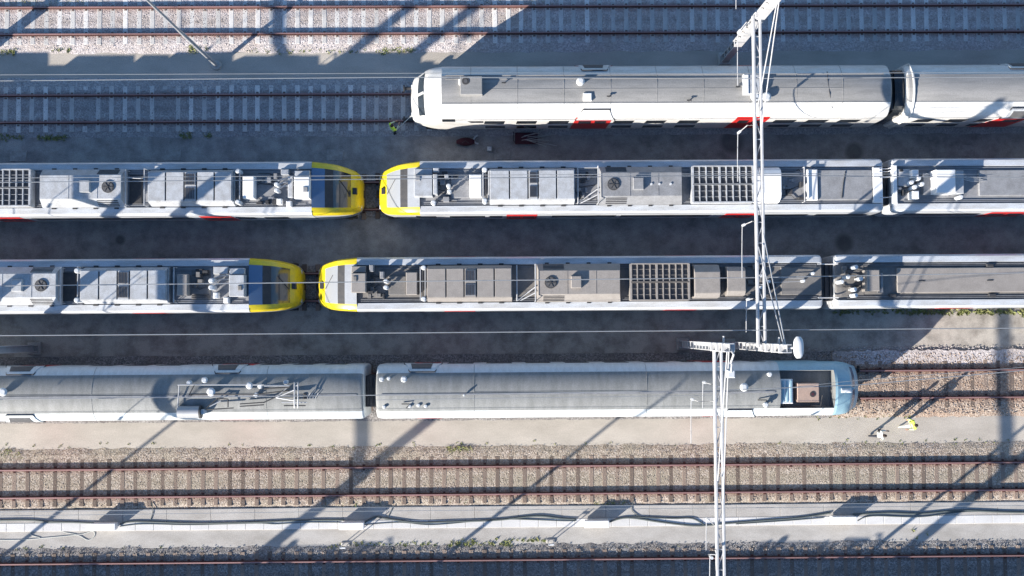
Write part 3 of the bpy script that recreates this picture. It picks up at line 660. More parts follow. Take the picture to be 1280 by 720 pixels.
c3 = desiro('lower of two carriages with a yellow nose at the right end', Y4, 378, -250, -1, LIGHT, v4,
            [(230, 260), (100, 160), (-20, 60)], [(170, 210)])
ebox(c3, 'cab_air_conditioner', 288, 307, -.62, .5, Y4, 3.5, 3.98, 'box', v4); ebox(c3, 'equipment_cover', 288, 307, .53, .85, Y4, 3.5, 3.8, 'box', v4)
ebox(c3, 'hatch', 299, 304, -.3, -.05, Y4, 3.985, 4.02, 'deckd', v4)
ebox(c3, 'equipment_cover', 268, 286, .55, .95, Y4, 3.5, 3.7, 'box', v4)
for u, y in ((266, .2), (266, -.15)): insulator(c3, u, y, Y4, r=.13, v=v4)
for u, y in ((271, -.55), (284, -.8)): ebox(c3, 'equipment_cover', u - 3, u + 3, y - .15, y + .15, Y4, 3.5, 3.85, 'boxw', v4)
for yy in (.1, -.1, .3): conduit(c3, [(U(267, 4), Y4 + yy, 3.9), (U(275, 4), Y4 + yy + .15, 3.85), (U(287, 4), Y4 + yy + .2, 3.7)], .025, 'galv')
ebox(c3, 'equipment_cover', 223, 236, -.55, .55, Y4, 3.5, 3.95, 'boxd', v4); clutter(c3, U(240, 3.6), U(264, 3.6), Y4, 51, 'deckd')
ebox(c3, 'deck_panel', 237, 264, -.5, .5, Y4, 3.5, 3.53, 'deckd', v4)
m_ = MB()
for k in range(3): frame_post(m_, U(212 + 3.5*k, 4, v4), Y4, .9, 3.5, 3.95, k % 2)
m_.build('pipe_rack', ['box', 'dark'], c3)
ac_panels(c3, 103, 210, Y4, (126.5, 149.5, 164.5, 187), (150, 164), 'box', v=v4)
m_ = MB(); frame_post(m_, U(78, 4, v4), Y4, .9); frame_post(m_, U(99, 4.1, v4), Y4, .95, 3.5, 4.0); m_.build('pipe_rack', 'galvw', c3)
for yy in (-.75, .75): insulator(c3, 99, yy, Y4, r=.13, v=v4)
ebox(c3, 'deck_panel', 79, 97, -.8, .7, Y4, 3.5, 3.56, 'dark', v4)
hvac(c3, -32, 75, Y4, 55, (20, 33), (40, 67), 'box', v=v4)
grid(c3, -120, -45, Y4, 'box', v=v4)
def left_mate(label, Y, u1, v):
    xe = W(u1, v, 3.55).x - .4; u0 = u1 - 640; x0 = W(u0, v, 3.55).x
    r = middle(label, Y, u0, xe - x0, v, LIGHT, [(u0 + 60, u0 + 200), (u0 + 260, u0 + 420), (u0 + 480, u0 + 600)], [(u0 + 215, u0 + 250), (u0 + 430, u0 + 465)])
    grid(r, u1 - 95, u1 - 20, Y, 'box', v=v); hvac(r, u1 - 215, u1 - 110, Y, u1 - 130, (u1 - 160, u1 - 148), (u1 - 145, u1 - 120), 'box', v=v)  # unseen roof gear, added for the shadow it throws
    ac_panels(r, u1 - 350, u1 - 240, Y, (u1 - 325, u1 - 300, u1 - 285, u1 - 262), (u1 - 299, u1 - 286), 'box', v=v)
    ebox(r, 'equipment_cover', u1 - 400, u1 - 365, -.7, .7, Y, 3.5, 4.0, 'box', v)
    return r
c0a = left_mate('train carriage beyond the left edge, coupled to the upper yellow-nosed row', Y3, -190, v3)
c0b = left_mate('train carriage beyond the left edge, coupled to the lower yellow-nosed row', Y4, -260, v4)
def raise_roof(root):                       # roof gear of these units stands a little higher than first laid out
    def f(z): return z if z < 2.95 else (2.95 + (z - 2.95) * .70 / .55 if z < 3.5 else 3.65 + (z - 3.5) * 1.3)
    def walk(o):
        if o.type == 'MESH':
            for vv in o.data.vertices: vv.co.z = f(vv.co.z)
        for ch in o.children: walk(ch)
    for ch in root.children:
        if ch.name.split('.')[0] not in ('nose_cover', 'lower_nose', 'windscreen', 'cab_roof', 'screen_frame', 'headlight', 'coupler', 'bogie', 'underframe'): walk(ch)
for c_ in (c0a, c0b, c1, c2, c2b, c3, c4, c4b): raise_roof(c_)
# left-hand neighbours outside the frame
# ------------------------------------------------------------------ double-deck carriages
Y2 = T[2]; v2 = 118
def vent(root, u, v, r=.2, zt=None, hgt=.35, Y=0, half=DDH, m='ceram'):
    p = W(u, v, 4.7); z0 = zt or 4.2
    mb = MB().cyl(p.x, p.y, z0, 4.7 - .04, r*.55, 0, 14).cyl(p.x, p.y, 4.66, 4.74, r*.9, 0, 18, r).cyl(p.x, p.y, 4.74, 4.82, r, 0, 18, r*.6)
    return mb.build('roof_vent', m, root, smooth=True)
def hood(root, half, side, Y, u0, u1, v, m, z0=3.55, z1=4.24, glass=True):
    a, b = W(u0, v, 4).x, W(u1, v, 4).x; e = .35
    h = skin(half, side, Y, z0, z1, a - e, b + e, a, b, off=.05).build('door_hood', m, root)
    edge = MB(); p = clip(half, z0, z1)
    y1_, zz1 = p[-1]; y0_, zz0 = p[0]
    edge.tube([(a - e, Y + side*(y0_+.05), zz0), (a, Y + side*(y1_ + .03), zz1 + .04), (b, Y + side*(y1_ + .03), zz1 + .04), (b + e, Y + side*(y0_+.05), zz0)], .03, 0, 6)
    edge.build('hood_edge', 'dark', h)
    if glass: skin(half, side, Y, z0 + .17, z1 - .12, a + .0, b - .1, a + .1, b - .2, off=.065).build('pane', 'grille', h)
    return h
def cab_nose(root, xt, d, Y, m, gl):
    ss = [(0, 1.02, 2.3, .9), (.10, 1.12, 2.7, 1), (.42, 1.2, 3.15, 1), (.60, 1.25, 3.5, 1), (.80, 1.30, 3.9, 1), (1.0, 1.34, 4.22, 1), (1.35, 1.385, 4.4, 1), (1.75, 1.4, 4.55, 1)]
    secs = []
    for s, hw, zt, q in ss:
        f = hw / 1.4; k = (zt - 1.2) / (4.55 - 1.2)
        h = [(hw*.97, .9), (hw, 1.2)] + [(y*f, 1.2 + (z-1.2)*k) for y, z in DDH[2:]]
        secs.append((xt + d*s, [(Y + y, z) for y, z in full(h)]))
    n = len(secs[0][1]); nh = len(DDH)
    def key(i, j):
        jj = j if j < nh - 1 else n - 2 - j
        if i in (2, 3) and jj >= 5: return 'windscreen'
        return 'nose'
    P = loft(secs, key)
    P['nose'].append([(secs[0][0], *p) for p in secs[0][1]])
    def bend(q): return [(x + d * .16 * ((y - Y) / 1.4) ** 2 * max(0, 1 - abs(x - xt) / 1.75), y, z) for x, y, z in q]
    P = {k: [bend(q) for q in v] for k, v in P.items()}
    welded('nose', P['nose'], m, root)
    MB().tube([(xt + d*.40, Y, 3.17), (xt + d*.6, Y, 3.53), (xt + d*.82, Y, 3.94)], .07, 0, 8).build('windscreen_pillar', m, root, smooth=True)
    q = P['windscreen']; ym = Y
    for s in (-1, 1):
        qs = [f for f in q if s * (sum(p[1] for p in f) / 4 - Y) > 0]
        welded('windscreen', qs, gl, root)
    for sy in (-1, 1):
        MB().tube([(xt - d*.45, Y + sy*.87, 1.05), (xt + d*.2, Y + sy*.87, 1.05)], .09, 0, 12).tube([(xt - d*.52, Y + sy*.87, 1.05), (xt - d*.45, Y + sy*.87, 1.05)], .2, 0, 16).build('buffer', 'dark', root)
        MB().box(xt - d*.02, xt + d*.1, Y + sy*.75 - .12, Y + sy*.75 + .12, 1.7, 1.9, 0, c=.02).build('headlight', 'ceram', root)
    return xt + d*1.75
ROOFJ = 7
# white double-deck cab car, top
xt = W(514, v2, 2.2).x; xe = W(1113, v2, 4.2).x
d1 = thing('train_carriage', 'white double-deck train carriage with a white cab at its left end and a grey roof', 'train carriage', ((xt+xe)/2, Y2, 0), 'double-deck carriages')
xb = cab_nose(d1, xt, 1, Y2, 'white', 'screen')
nr = U(553, 4.4, v2)
body(d1, DDH, xb, xe, Y2, 'white', 'roofgrey', ROOFJ, ends=(False, True)); add_underframe(d1, xt + .3, xe - .2, Y2)
sd = lambda a, b, v=v2, z=3.0: (W(a, v, z).x, W(b, v, z).x)
UW = (2.55, 3.3); LW = (1.35, 2.0)
for s in (-1, 1):
    for a, b in ((606, 631), (646, 671), (686, 711), (767, 792), (807, 832), (848, 873), (967, 994), (1008, 1034), (1048, 1074)):
        x0, x1 = sd(a, b)
        skin(DDH, s, Y2, UW[0], UW[1], x0 - .06, x1 - .06, x0, x1).build('window', 'glass', d1)
        skin(DDH, s, Y2, LW[0], LW[1], x0, x1, x0, x1).build('window', 'glass', d1)
    for a, b in ((718, 763), (917, 957)):
        x0, x1 = sd(a, b); dd = skin(DDH, s, Y2, 1.0, 3.86, x0 - .15, x1 - .1, x0, x1 + .02, off=.012).build('door', 'red', d1)
        m_x = (x0 + x1)/2
        for p, q in ((x0 + .2, m_x - .1), (m_x + .1, x1 - .25)): skin(DDH, s, Y2, 2.6, 3.3, p, q, p, q, off=.018).build('pane', 'glass', dd)
    x0, x1 = sd(553, 569, z=3.2); skin(DDH, s, Y2, 3.2, 3.7, x0, x1, x0, x1).build('window', 'glass', d1)
    x0, x1 = sd(584, 604); skin(DDH, s, Y2, 2.9, 3.3, x0 + .2, x1, x0, x1).build('window', 'glass', d1)
hood(d1, DDH, -1, Y2, 728, 761, v2, 'white', glass=False); hood(d1, DDH, 1, Y2, 728, 758, v2, 'white')
p = W(589, 107, 4.85)
ac = MB().box(p.x - .57, p.x + .57, p.y - .48, p.y + .48, 4.2, 4.92, 0, c=.03).build('cab_air_conditioner', 'roofgrey', d1)
MB().cyl(p.x - .28, p.y + .22, 4.923, 4.94, .19, 0, 20).cyl(p.x - .28, p.y + .22, 4.94, 4.955, .1, 1, 12).build('fan', ['dark', 'grille'], ac)
p = W(576, 103, 4.5); MB().box(p.x - .1, p.x + .1, p.y - .15, p.y + .15, 4.3, 4.68, 0, c=.03).build('horn', 'boxw', d1)
p = W(726, 101, 4.95); MB().cyl(p.x, p.y, 4.3, 4.75, .16, 0, 18).cyl(p.x, p.y, 4.75, 4.9, .22, 0, 20, .21).cyl(p.x, p.y, 4.9, 4.99, .21, 0, 20, .12).build('roof_vent', 'ceram', d1, smooth=True)
p = W(734, 122, 4.4); MB().box(p.x - .22, p.x + .22, p.y - .2, p.y + .2, 4.1, 4.62, 0, c=.03).build('equipment_cover', 'boxw', d1)
for u, v in ((761, 121), (861, 126), (922, 109), (630, 104)):
    p = W(u, v, 4.5); MB().cyl(p.x, p.y, 4.2, 4.66, .03, 0, 8).box(p.x - .12, p.x + .12, p.y - .03, p.y + .03, 4.62, 4.67, 0).build('antenna', 'dark', d1)
p = W(940, 106, 4.75); bx = MB().box(p.x - .45, p.x + .5, p.y - .5, p.y + .55, 4.1, 4.85, 0, c=.05).build('equipment_cover', 'box', d1)
MB().box(p.x - .45, p.x - .2, p.y - .5, p.y + .5, 4.852, 4.90, 0, c=.02).build('cover_flap', 'boxw', bx)
for dx in (.15, .75): vent(d1, 940 + dx*24, 121, r=.24)
conduit(d1, [(U(1035, 4.4, v2), Y2 + .9, 4.33), (U(1034, 4.4, v2), Y2 + .5, 4.51), (U(1036, 4.4, v2), Y2 - .3, 4.55), (U(1041, 4.4, v2), Y2 - 1.0, 4.26)], .018)
rib = MB()
for yy in (.75, .55): rib.box(xb + .2, xe - .4, Y2 + yy - .02, Y2 + yy + .02, 4.36, (4.43 if yy > .7 else 4.50), 0)
rib.build('roof_seam', 'roofgrey', d1)
xn = W(1127, v2, 4.2).x
gangway(d1, xe - .12, W(1118, v2, 4).x + .2, Y2, 3.9, 1.0)
# second white double-deck carriage
d2 = thing('train_carriage', 'white double-deck train carriage at the right edge, behind the cab car on the top row', 'train carriage', (xn + 12, Y2, 0), 'double-deck carriages')
x2 = W(1119, v2, 3.4).x; x3 = x2 + 17
body(d2, DDH, x2 + .25, x3, Y2, 'white', 'roofgrey', ROOFJ, ends=(True, True)); add_underframe(d2, x2 + .3, x3, Y2)
for s in (-1, 1):
    for a, b in ((1144, 1166), (1184, 1208), (1222, 1238)):
        x0, x1 = sd(a, b); skin(DDH, s, Y2, UW[0], UW[1], x0 - .12, x1 - .12, x0, x1).build('window', 'glass', d2); skin(DDH, s, Y2, LW[0], LW[1], x0, x1, x0, x1).build('window', 'glass', d2)
    x0, x1 = sd(1243, 1280); dd = skin(DDH, s, Y2, 1.0, 3.75, x0 - .6, x1 - .2, x0 + .1, x1, off=.012).build('door', 'red', d2)
    skin(DDH, s, Y2, 2.6, 3.2, x0 + .4, x1 - .3, x0 + .45, x1 - .25, off=.018).build('pane', 'glass', dd)
hood(d2, DDH, -1, Y2, 1262, 1300, v2, 'box'); hood(d2, DDH, 1, Y2, 1262, 1300, v2, 'white')
fr = MB(); hp = [(y*1.02, z + .03) for y, z in full(DDH)]
fr.tube([(x2 + .55, Y2 + y, z) for y, z in hp], .06, 0, 6); fr.build('gangway_frame', 'white', d2, smooth=True)
sh = MB(); pr = full([(1.2, 1.0), (1.2, 3.2), (1.1, 3.7), (.85, 4.0), (.4, 4.1), (0, 4.12)])
sh.prism([(Y2 + a, b) for a, b in pr], xe + .28, x2 + .27).build('gangway', 'glass', d2)
def seams(root, x0, x1, Y, step, m):
    mb = MB(); x = x0
    while x < x1:
        pts = [(x, Y + y, z + .004) for y, z in full([p for p in DDH if p[1] > 3.8])]
        mb.tube(pts, .011, 0, 5); x += step
    mb.tube([(x0, Y, 4.554), (x - step, Y, 4.554)], .011, 0, 5)
    mb.build('panel_seam', m, root)
seams(d1, xb + 1.5, xe - .6, Y2, 2.4, 'roofgrey')
# row 5 : grey-roofed double-deck carriages
Y5 = T[5]; v5 = 488
xa = W(455, v5, 4.0).x; x0_ = xa - 26.5
e1 = thing('train_carriage', 'grey-roofed carriage with pantograph gear at the left edge, below the yellow-nosed rows', 'train carriage', (xa - 13, Y5, 0), 'double-deck carriages')
body(e1, DDH, x0_, xa, Y5, 'pale', 'roofold', 6); add_underframe(e1, x0_ + .2, xa - .2, Y5)
xc0 = W(471, v5, 4.0).x; xtn = W(1072, v5, 2.3).x
e2 = thing('train_carriage', 'grey-roofed carriage with a light blue cab at its right end', 'train carriage', ((xc0+xtn)/2, Y5, 0), 'double-deck carriages')
xb2 = cab_nose(e2, xtn, -1, Y5, 'bluenose', 'hoodglass')
xr0 = W(974, v5, 4.2).x                       # start of the sunk equipment bay
body(e2, DDH, xc0, xr0, Y5, 'pale', 'roofold', 6, ends=(True, False))
BAY = DDH[:7] + [(.90, 3.62), (.45, 3.62), (0, 3.62)]
prof = full(BAY); secs = [(x, [(Y5 + y, z) for y, z in prof]) for x in (xr0, W(1042, v5, 4.2).x)]
nb = len(BAY)
def kb(i, j):
    jj = j if j < nb - 1 else len(prof) - 2 - j
    return 'equipment_bay' if jj >= 6 else 'bay_side'
P = loft(secs, kb)
def bulk(x): return [(x, Y5 - .90, 3.62), (x, Y5 - .97, 4.26), (x, Y5 - .73, 4.42), (x, Y5 - .35, 4.52), (x, Y5, 4.55), (x, Y5 + .35, 4.52), (x, Y5 + .73, 4.42), (x, Y5 + .97, 4.26), (x, Y5 + .90, 3.62)]
welded('equipment_bay', P['equipment_bay'] + [bulk(xr0), bulk(secs[1][0])], 'roofold', e2, smooth=False); 
for s in (-1, 1): welded('bay_side', [q for q in P['bay_side'] if s * (q[0][1] + q[1][1] - 2 * Y5) > 0], 'pale' if s < 0 else 'bluenose', e2)  # north side is bluer: its shade is put into the colour
pf = full(DDH); P = loft([(x, [(Y5 + y, z) for y, z in pf]) for x in (secs[1][0], xb2)], lambda i, j: 'cab_roof'); welded('cab_roof', P['cab_roof'], 'bluenose', e2)
add_underframe(e2, xc0 + .2, xtn - .3, Y5)
for (root, wins, doors) in ((e1, ((115, 145), (157, 187), (198, 228), (327, 352), (368, 393), (408, 435)), ((22, 62), (276, 318))),
                            (e2, ((560, 592), (608, 640), (657, 688), (706, 736), (755, 785), (804, 834), (851, 868), (935, 955), (1020, 1040)), ((521, 551), (873, 905)))):
    for s in (-1, 1):
        for a, b in wins:
            x0, x1 = sd(a, b, v5, 2.9); skin(DDH, s, Y5, 2.5, 3.42, x0, x1, x0, x1).build('window', 'glass', root); skin(DDH, s, Y5, LW[0], LW[1], x0, x1, x0, x1).build('window', 'glass', root)
        for a, b in doors:
            x0, x1 = sd(a, b, v5, 2.9); dd = skin(DDH, s, Y5, 1.0, 3.55, x0 - .3, x1 - .1, x0 + .1, x1 + .1, off=.012).build('door', 'red', root)
            skin(DDH, s, Y5, 2.3, 3.0, x0 + .3, x1 - .3, x0 + .3, x1 - .3, off=.018).build('pane', 'glass', dd)
hood(e1, DDH, -1, Y5, 11, 44, v5, 'pale'); hood(e1, DDH, 1, Y5, 11, 44, v5, 'pale'); hood(e1, DDH, 1, Y5, 271, 300, v5, 'pale')
hood(e2, DDH, 1, Y5, 513, 544, v5, 'pale'); hood(e2, DDH, -1, Y5, 908, 938, v5, 'pale', glass=False)
vent(e1, 4, 490, .22); vent(e1, 256, 475, .16); vent(e1, 264, 490, .22); vent(e1, 312, 482, .18)
seams(e1, x0_ + 4, xa - .5, Y5, 8.8, 'roofold'); seams(e2, xc0 + 5, xr0 - .5, Y5, 8.8, 'roofold')
# pantograph gear
def pt(u, v, z): return W(u, v, z)
ZR = 4.5
_pt = pt
def pt(u, v, z): return _pt(u, v, z + .15 if 4.0 <= z < 4.9 else z)
m_ = MB(); m_.tube([pt(223, 515, 4.42), pt(250, 515, 4.42)], .31, 0, 20); m_.tube([pt(250, 515, 4.42), pt(252, 515, 4.42)], .33, 1, 20); m_.build('air_tank', ['galv', 'dark'], e1, smooth=True)
insulator(e1, 253, 0, pt(253, 515, 4.6).y, 4.1, 4.68, .13, v=v5)
for (u, v) in ((236, 479), (312, 483), (325, 483), (357, 478), (320, 494)):
    insulator(e1, u, 0, pt(u, v, 4.75).y, 4.3, 4.72, .12, v=v5)
pan = MB()
pan.tube([pt(222, 481, 4.62), pt(330, 481, 4.62)], .03, 0).tube([pt(238, 493, 4.6), pt(320, 493, 4.6)], .03, 1)
pan.tube([pt(224, 482, 4.6), pt(222, 510, 4.5)], .03, 0).tube([pt(243, 481, 4.62), pt(236, 494, 4.6), pt(240, 494, 4.6)], .03, 1)
pan.tube([pt(330, 482, 4.75), pt(362, 482, 4.75)], .045, 0).tube([pt(330, 486, 4.7), pt(362, 484, 4.75)], .04, 1)
for a, b in (((320, 493), (362, 488)), ((345, 497), (362, 482)), ((300, 505), (330, 503)), ((330, 503), (345, 496)), ((345, 496), (375, 496)), ((300, 508), (330, 506)), ((352, 503), (384, 503)), ((355, 507), (382, 507)), ((258, 510), (272, 498)), ((272, 498), (285, 499)), ((285, 499), (285, 509)), ((258, 512), (292, 510)), ((262, 508), (276, 501))):
    pan.tube([pt(*a, 4.6), pt(*b, 4.62)], .032, random.choice((0, 1, 1)))
pan.build('pantograph_frame', ['galv', 'dark'], e1, smooth=True)
ph = MB()
for u in (368, 372.5): ph.tube([pt(u, 478, 4.8), pt(u, 480, 4.88), pt(u, 508, 4.88), pt(u, 510, 4.8)], .03, 0)
for v in (482, 506): ph.tube([pt(368, v, 4.86), pt(372.5, v, 4.86)], .02, 0)
ph.tube([pt(345, 497, 4.65), pt(369, 487, 4.8)], .03, 0).tube([pt(345, 497, 4.65), pt(369, 501, 4.8)], .03, 0)
ph.build('pantograph_head', 'galvw', e1, smooth=True)
for u in (388, 391, 395, 398): conduit(e1, [pt(u - 4, 498, 4.42), pt(u, 491, 4.48)], .02, 'galvw')
ebox(e1, 'equipment_cover', 379, 383, -.3, .0, Y5, 4.3, 4.6, 'dark', v5)
for root, a, b in ((e1, x0_ + .3, xa - .3), (e2, xc0 + .3, xr0 - .3)):
    MB().box(a, b, Y5 - .16, Y5 - .07, 4.54, 4.575, 0).build('roof_seam', 'deck', root)
# small gear on the right-hand grey roof
for u, v, r in ((477, 474, .13), (486, 473, .1), (505, 474, .16)): vent(e2, u, v, r)
for u, v in ((523, 507), (512, 508), (532, 508), (480, 509)): insulator(e2, u, 0, pt(u, v, 4.5).y, 4.1, 4.5, .09, v=v5)
conduit(e2, [pt(502, 505, 4.4), pt(512, 505, 4.45), pt(508, 510, 4.4)], .03)
vent(e2, 580, 494, .06); vent(e2, 930, 484, .22); vent(e2, 962, 468, .13); vent(e2, 957, 506, .14)
conduit(e2, [pt(947, 500, 4.4), pt(958, 500, 4.5), pt(960, 508, 4.4)], .03)
p0, p1 = pt(976, 505, 4.3), pt(992, 474, 4.3)
lv = MB(); lv.box(p0.x, p1.x, p0.y, p1.y, 3.62, 4.3, 0, c=.04)
for k in range(3): xx = p0.x + .12 + k*.2; lv.box(xx, xx + .08, p0.y + .08, p1.y - .08, 4.302, 4.34, 1)
lv.build('louvre_box', ['boxw', 'bluenose'], e2)
p0, p1 = pt(998, 503, 4.25), pt(1025, 479, 4.25)
bb = MB().box(p0.x, p1.x, p0.y, p1.y, 3.62, 4.25, 0, c=.03).build('cab_air_conditioner', 'brown', e2)
p = pt(1017, 493, 4.25); MB().cyl(p.x, p.y, 4.252, 4.27, .15, 0, 18).cyl(p.x, p.y, 4.27, 4.28, .08, 1, 12).build('fan', ['dark', 'maroon'], bb)
p = pt(1057, 488, 4.25); MB().tube([(p.x - .25, p.y, 4.50), (p.x + .25, p.y, 4.50)], .12, 0, 14).build('horn', 'ceram', e2, smooth=True)
conduit(e2, [pt(1012, 507, 4.0), pt(1026, 507, 4.05), pt(1028, 494, 4.1)], .03)
gangway(e1, xa - .1, xc0 + .05, Y5, 3.4, .8)
# carriages standing just below the frame (their shadow covers the bottom gravel)
for xx, lb in ((-20.5, 'leftmost grey-roofed carriage below the bottom edge, shading the gravel'), (6.4, 'middle grey-roofed carriage below the bottom edge, shading the gravel'), (33.3, 'rightmost grey-roofed carriage below the bottom edge, shading the gravel')):
    copy_tree(e1, None, (xx - 6, T[8], 0), lb)
# ------------------------------------------------------------------ overhead gantries
def lattice(mb, a, b, w, h, n, r=.045):
    a, b = Vector(a), Vector(b)
    for dx in (-w/2, w/2):
        for dz in (-h/2, h/2): mb.tube([a + Vector((dx, 0, dz)), b + Vector((dx, 0, dz))], r, 0, 6)
    for i in range(n + 1):
        p = a.lerp(b, i / n)
        for dz in (-h/2, h/2):
            mb.tube([p + Vector((-w/2, 0, dz)), p + Vector((w/2, 0, dz))], .018, 0, 5)
            if i < n: k_ = 1 if i % 2 else -1; mb.tube([p + Vector((-w/2*k_, 0, dz)), a.lerp(b, (i + 1) / n) + Vector((w/2*k_, 0, dz))], .015, 0, 5)
        for dx in (-w/2, w/2):
            mb.tube([p + Vector((dx, 0, -h/2)), p + Vector((dx, 0, h/2))], .022, 0, 5)
            if i < n: q = a.lerp(b, (i + 1) / n); s = 1 if i % 2 else -1; mb.tube([p + Vector((dx, 0, -s*h/2)), q + Vector((dx, 0, s*h/2))], .018, 0, 5)
def mast_part(root, x, y, hgt, w=.40, d=.34, name='mast'):
    mb = MB()
    for s in (-1, 1): mb.box(x - w/2, x + w/2, y + s*d/2 - .02, y + s*d/2 + .02, .25, hgt, 0)
    mb.box(x - .015, x + .015, y - d/2 + .02, y + d/2 - .02, .25, hgt - .004, 0)
    mb.box(x - .35, x + .35, y - .35, y + .35, -.1, .28, 1, c=.05)
    z = 1.0
    while z < hgt - .3: mb.box(x - w/2 + .01, x - w/2 + .04, y - d/2 + .02, y + d/2 - .02, z, z + .12, 0); z += .8
    return mb.build(name, ['galvw', 'conc'], root)
ZB = 8.2
def gantry(label, xm, yn, ys, zb, mast_n, mast_s, xbm, tops=12.0, stays=(.32, .68), arms=()):
    r = thing('catenary_gantry', label, 'catenary gantry', (xm, (yn+ys)/2, 0), 'overhead line gantries')
    mb = MB(); lattice(mb, (xbm, ys, zb), (xbm, yn, zb), .32, .11, max(8, int(abs(yn-ys)/.95)), .072); mb.build('truss_beam', 'galvw', r)
    for y, on in ((yn, mast_n), (ys, mast_s)):
        if not on: continue
        mast_part(r, xm, y, tops)
        MB().box(min(xm, xbm) - .1, max(xm, xbm) + .2, y - .15, y + .15, zb - .25, zb + .22, 0, c=.02).build('mast_bracket', 'galvw', r)
        dirn = 1 if y == ys else -1
        L = abs(yn - ys)
        st = MB()
        for t, dx in ((.30, -.12), (.34, .12)):
            st.tube([(xm + dx*.3, y, tops - .3), (xbm + dx, y + dirn*L*t, zb + .2)], .028, 0, 6)
        st.build('stay', 'galvw', r)
    for (ya_, L, zz, off) in arms:
        am = MB(); xx = xbm - off
        am.tube([(xbm - .17, ya_, zb), (xx, ya_, zb - .1), (xx, ya_, zz + .2)], .022, 0, 6); am.tube([(xx, ya_, zz + .2), (xx, ya_ - L*.5, zz + .05), (xx, ya_ - L, zz)], .02, 0, 6)
        ar = am.build('registration_arm', 'galvw', r, smooth=True)
        im = MB()
        for k in range(6): im.cyl(xx, ya_, zz + .3 + k*.07, zz + .34 + k*.07, .07, 0, 10)
        im.build('insulator', 'ceram', ar)
    return r
pB = W(914, 431); pN = W(901, 75); pA = W(853, 430); pAS = W(852, 911)
xB = W(949, 240, ZB).x; xA = W(898, 560, ZB).x
gB = gantry('white lattice catenary gantry running from the upper edge down to the middle of the photo', (pB.x + pN.x)/2, pN.y, pB.y, ZB, True, True, xB, arms=((T[1]+.4, 1.6, 5.9, .45), (T[2]+2.4, 2.6, 6.0, .45), (T[3]+2.3, 2.4, 5.9, .5), (T[4]+2.7, 2.6, 5.9, .35), (T[4]-1.0, 1.6, 6.6, .35)))
gA = gantry('white lattice catenary gantry running from the middle down past the bottom edge', pA.x, pA.y, pAS.y, ZB + .15, True, True, xA, arms=((T[5]+.5, 1.3, 6.0, .3), (T[5]-.3, 2.2, 6.3, .95), (T[6]-1.0, 1.6, 6.4, .3), (T[6]-2.4, 2.4, 8.4, .55)))
def mast_extras(r, x, y, lamp):
    if lamp:
        l = MB().tube([(x, y, 11.8), (x + .35, y + .05, 11.95)], .05, 0, 8).build('lamp_bracket', 'galvw', r)
        lm = MB(); n = 12
        pts = [(x + .5, y - .42 + .95*i/8, 12.0) for i in range(9)]
        ra = [.1, .19, .22, .23, .23, .23, .22, .19, .1]
        b = len(lm.v); vs_ = []
        for p_, q_ in zip(pts, ra):
            for k in range(n): vs_.append((p_[0] + q_*math.cos(6.28318*k/n), p_[1], p_[2] + .7*q_*math.sin(6.28318*k/n)))
        fs = [(i*n+k, i*n+(k+1) % n, (i+1)*n+(k+1) % n, (i+1)*n+k) for i in range(8) for k in range(n)] + [tuple(range(n)), tuple(range(8*n, 9*n))]
        lm.add(vs_, fs); lm.build('floodlight', 'ceram', r, smooth=True)
    else:
        MB().tube([(x + .05, y, 11.8), (x + .15, y - .3, 12.1), (x + .05, y - .7, 11.9)], .05, 0, 8).build('lamp_bracket', 'galvw', r, smooth=True)
        MB().box(x + .0, x + .34, y - 1.35, y - 1.0, 11.2, 11.5, 0, c=.04).tube([(x + .1, y - .7, 11.9), (x + .15, y - 1.1, 11.5)], .03, 0, 6).build('floodlight', 'ceram', r)
    for z in (9.2, 10.4, 11.6): MB().box(x - .3, x + .3, y - .2, y + .2, z, z + .09, 0, c=.02).build('mast_collar', 'galvw', r)
    MB().tube([(x + .1, y, 10.2), (x + .1, y + .5, 10.3)], .05, 0, 8).build('line_bracket', 'galvw', r)
mast_extras(gB, (pB.x + pN.x)/2, pB.y, True); mast_extras(gA, pA.x, pA.y, False)
g3 = copy_tree(gA, None, None, 'white lattice catenary gantry beyond the left edge, its straight shadow crossing the lower tracks'); g3.location = gA.location + Vector((-35.6, 0, 0))
g4 = copy_tree(gB, None, None, 'white lattice catenary gantry beyond the left edge, its shadow crossing the topmost track'); g4.location = gB.location + Vector((-41.8, 0, 0))
# ------------------------------------------------------------------ overhead wires
def wire(label, pts, r=.018, m='wire', sag=.0):
    mb = MB(); P_ = []
    for (a, b) in zip(pts, pts[1:]):
        for i in range(12):
            t = i / 12; q = Vector(a).lerp(Vector(b), t); q.z -= sag * 4 * t * (1 - t); P_.append(q)
    P_.append(Vector(pts[-1])); mb.tube(P_, r, 0, 6)
    return tag(mb.build('overhead_wire', m, None), label, 'overhead wire', 'overhead wires')
def wr(label, uv, z, r=.018, ext=True, m='wire'):
    ps = [W(u, v, z) for u, v in uv]
    if ext:
        a, b = ps[0], ps[1]; ps[0] = a + (a - b) * (max(0, (a.x + 44)) / max(.1, (b.x - a.x)))
        a, b = ps[-2], ps[-1]; ps[-1] = b + (b - a) * (max(0, (44 - b.x)) / max(.1, (b.x - a.x)))
    return wire(label, [tuple(p) for p in ps], r, m)
wr('upper of two pale wires above the shaded walkway left of the white double-deck train', [(0, 93.5), (640, 91), (950, 92), (1280, 90)], 6.9, .014)
wr('lower and brighter of two wires left of the white double-deck train', [(0, 101), (500, 96.5), (950, 98), (1280, 96)], 5.6, .022)
wr('upper wire crossing the gap between noses of the upper yellow-nosed row', [(0, 222.5), (460, 219.5), (940, 217), (1280, 218)], 6.9, .014)
wr('lower wire crossing the gap between noses of the upper yellow-nosed row', [(0, 228), (460, 224), (940, 219), (1280, 222)], 5.6, .022)
wr('wire over the noses and hoods of the lower yellow-nosed row', [(0, 357.5), (400, 353), (940, 347), (1280, 341)], 5.6, .024)
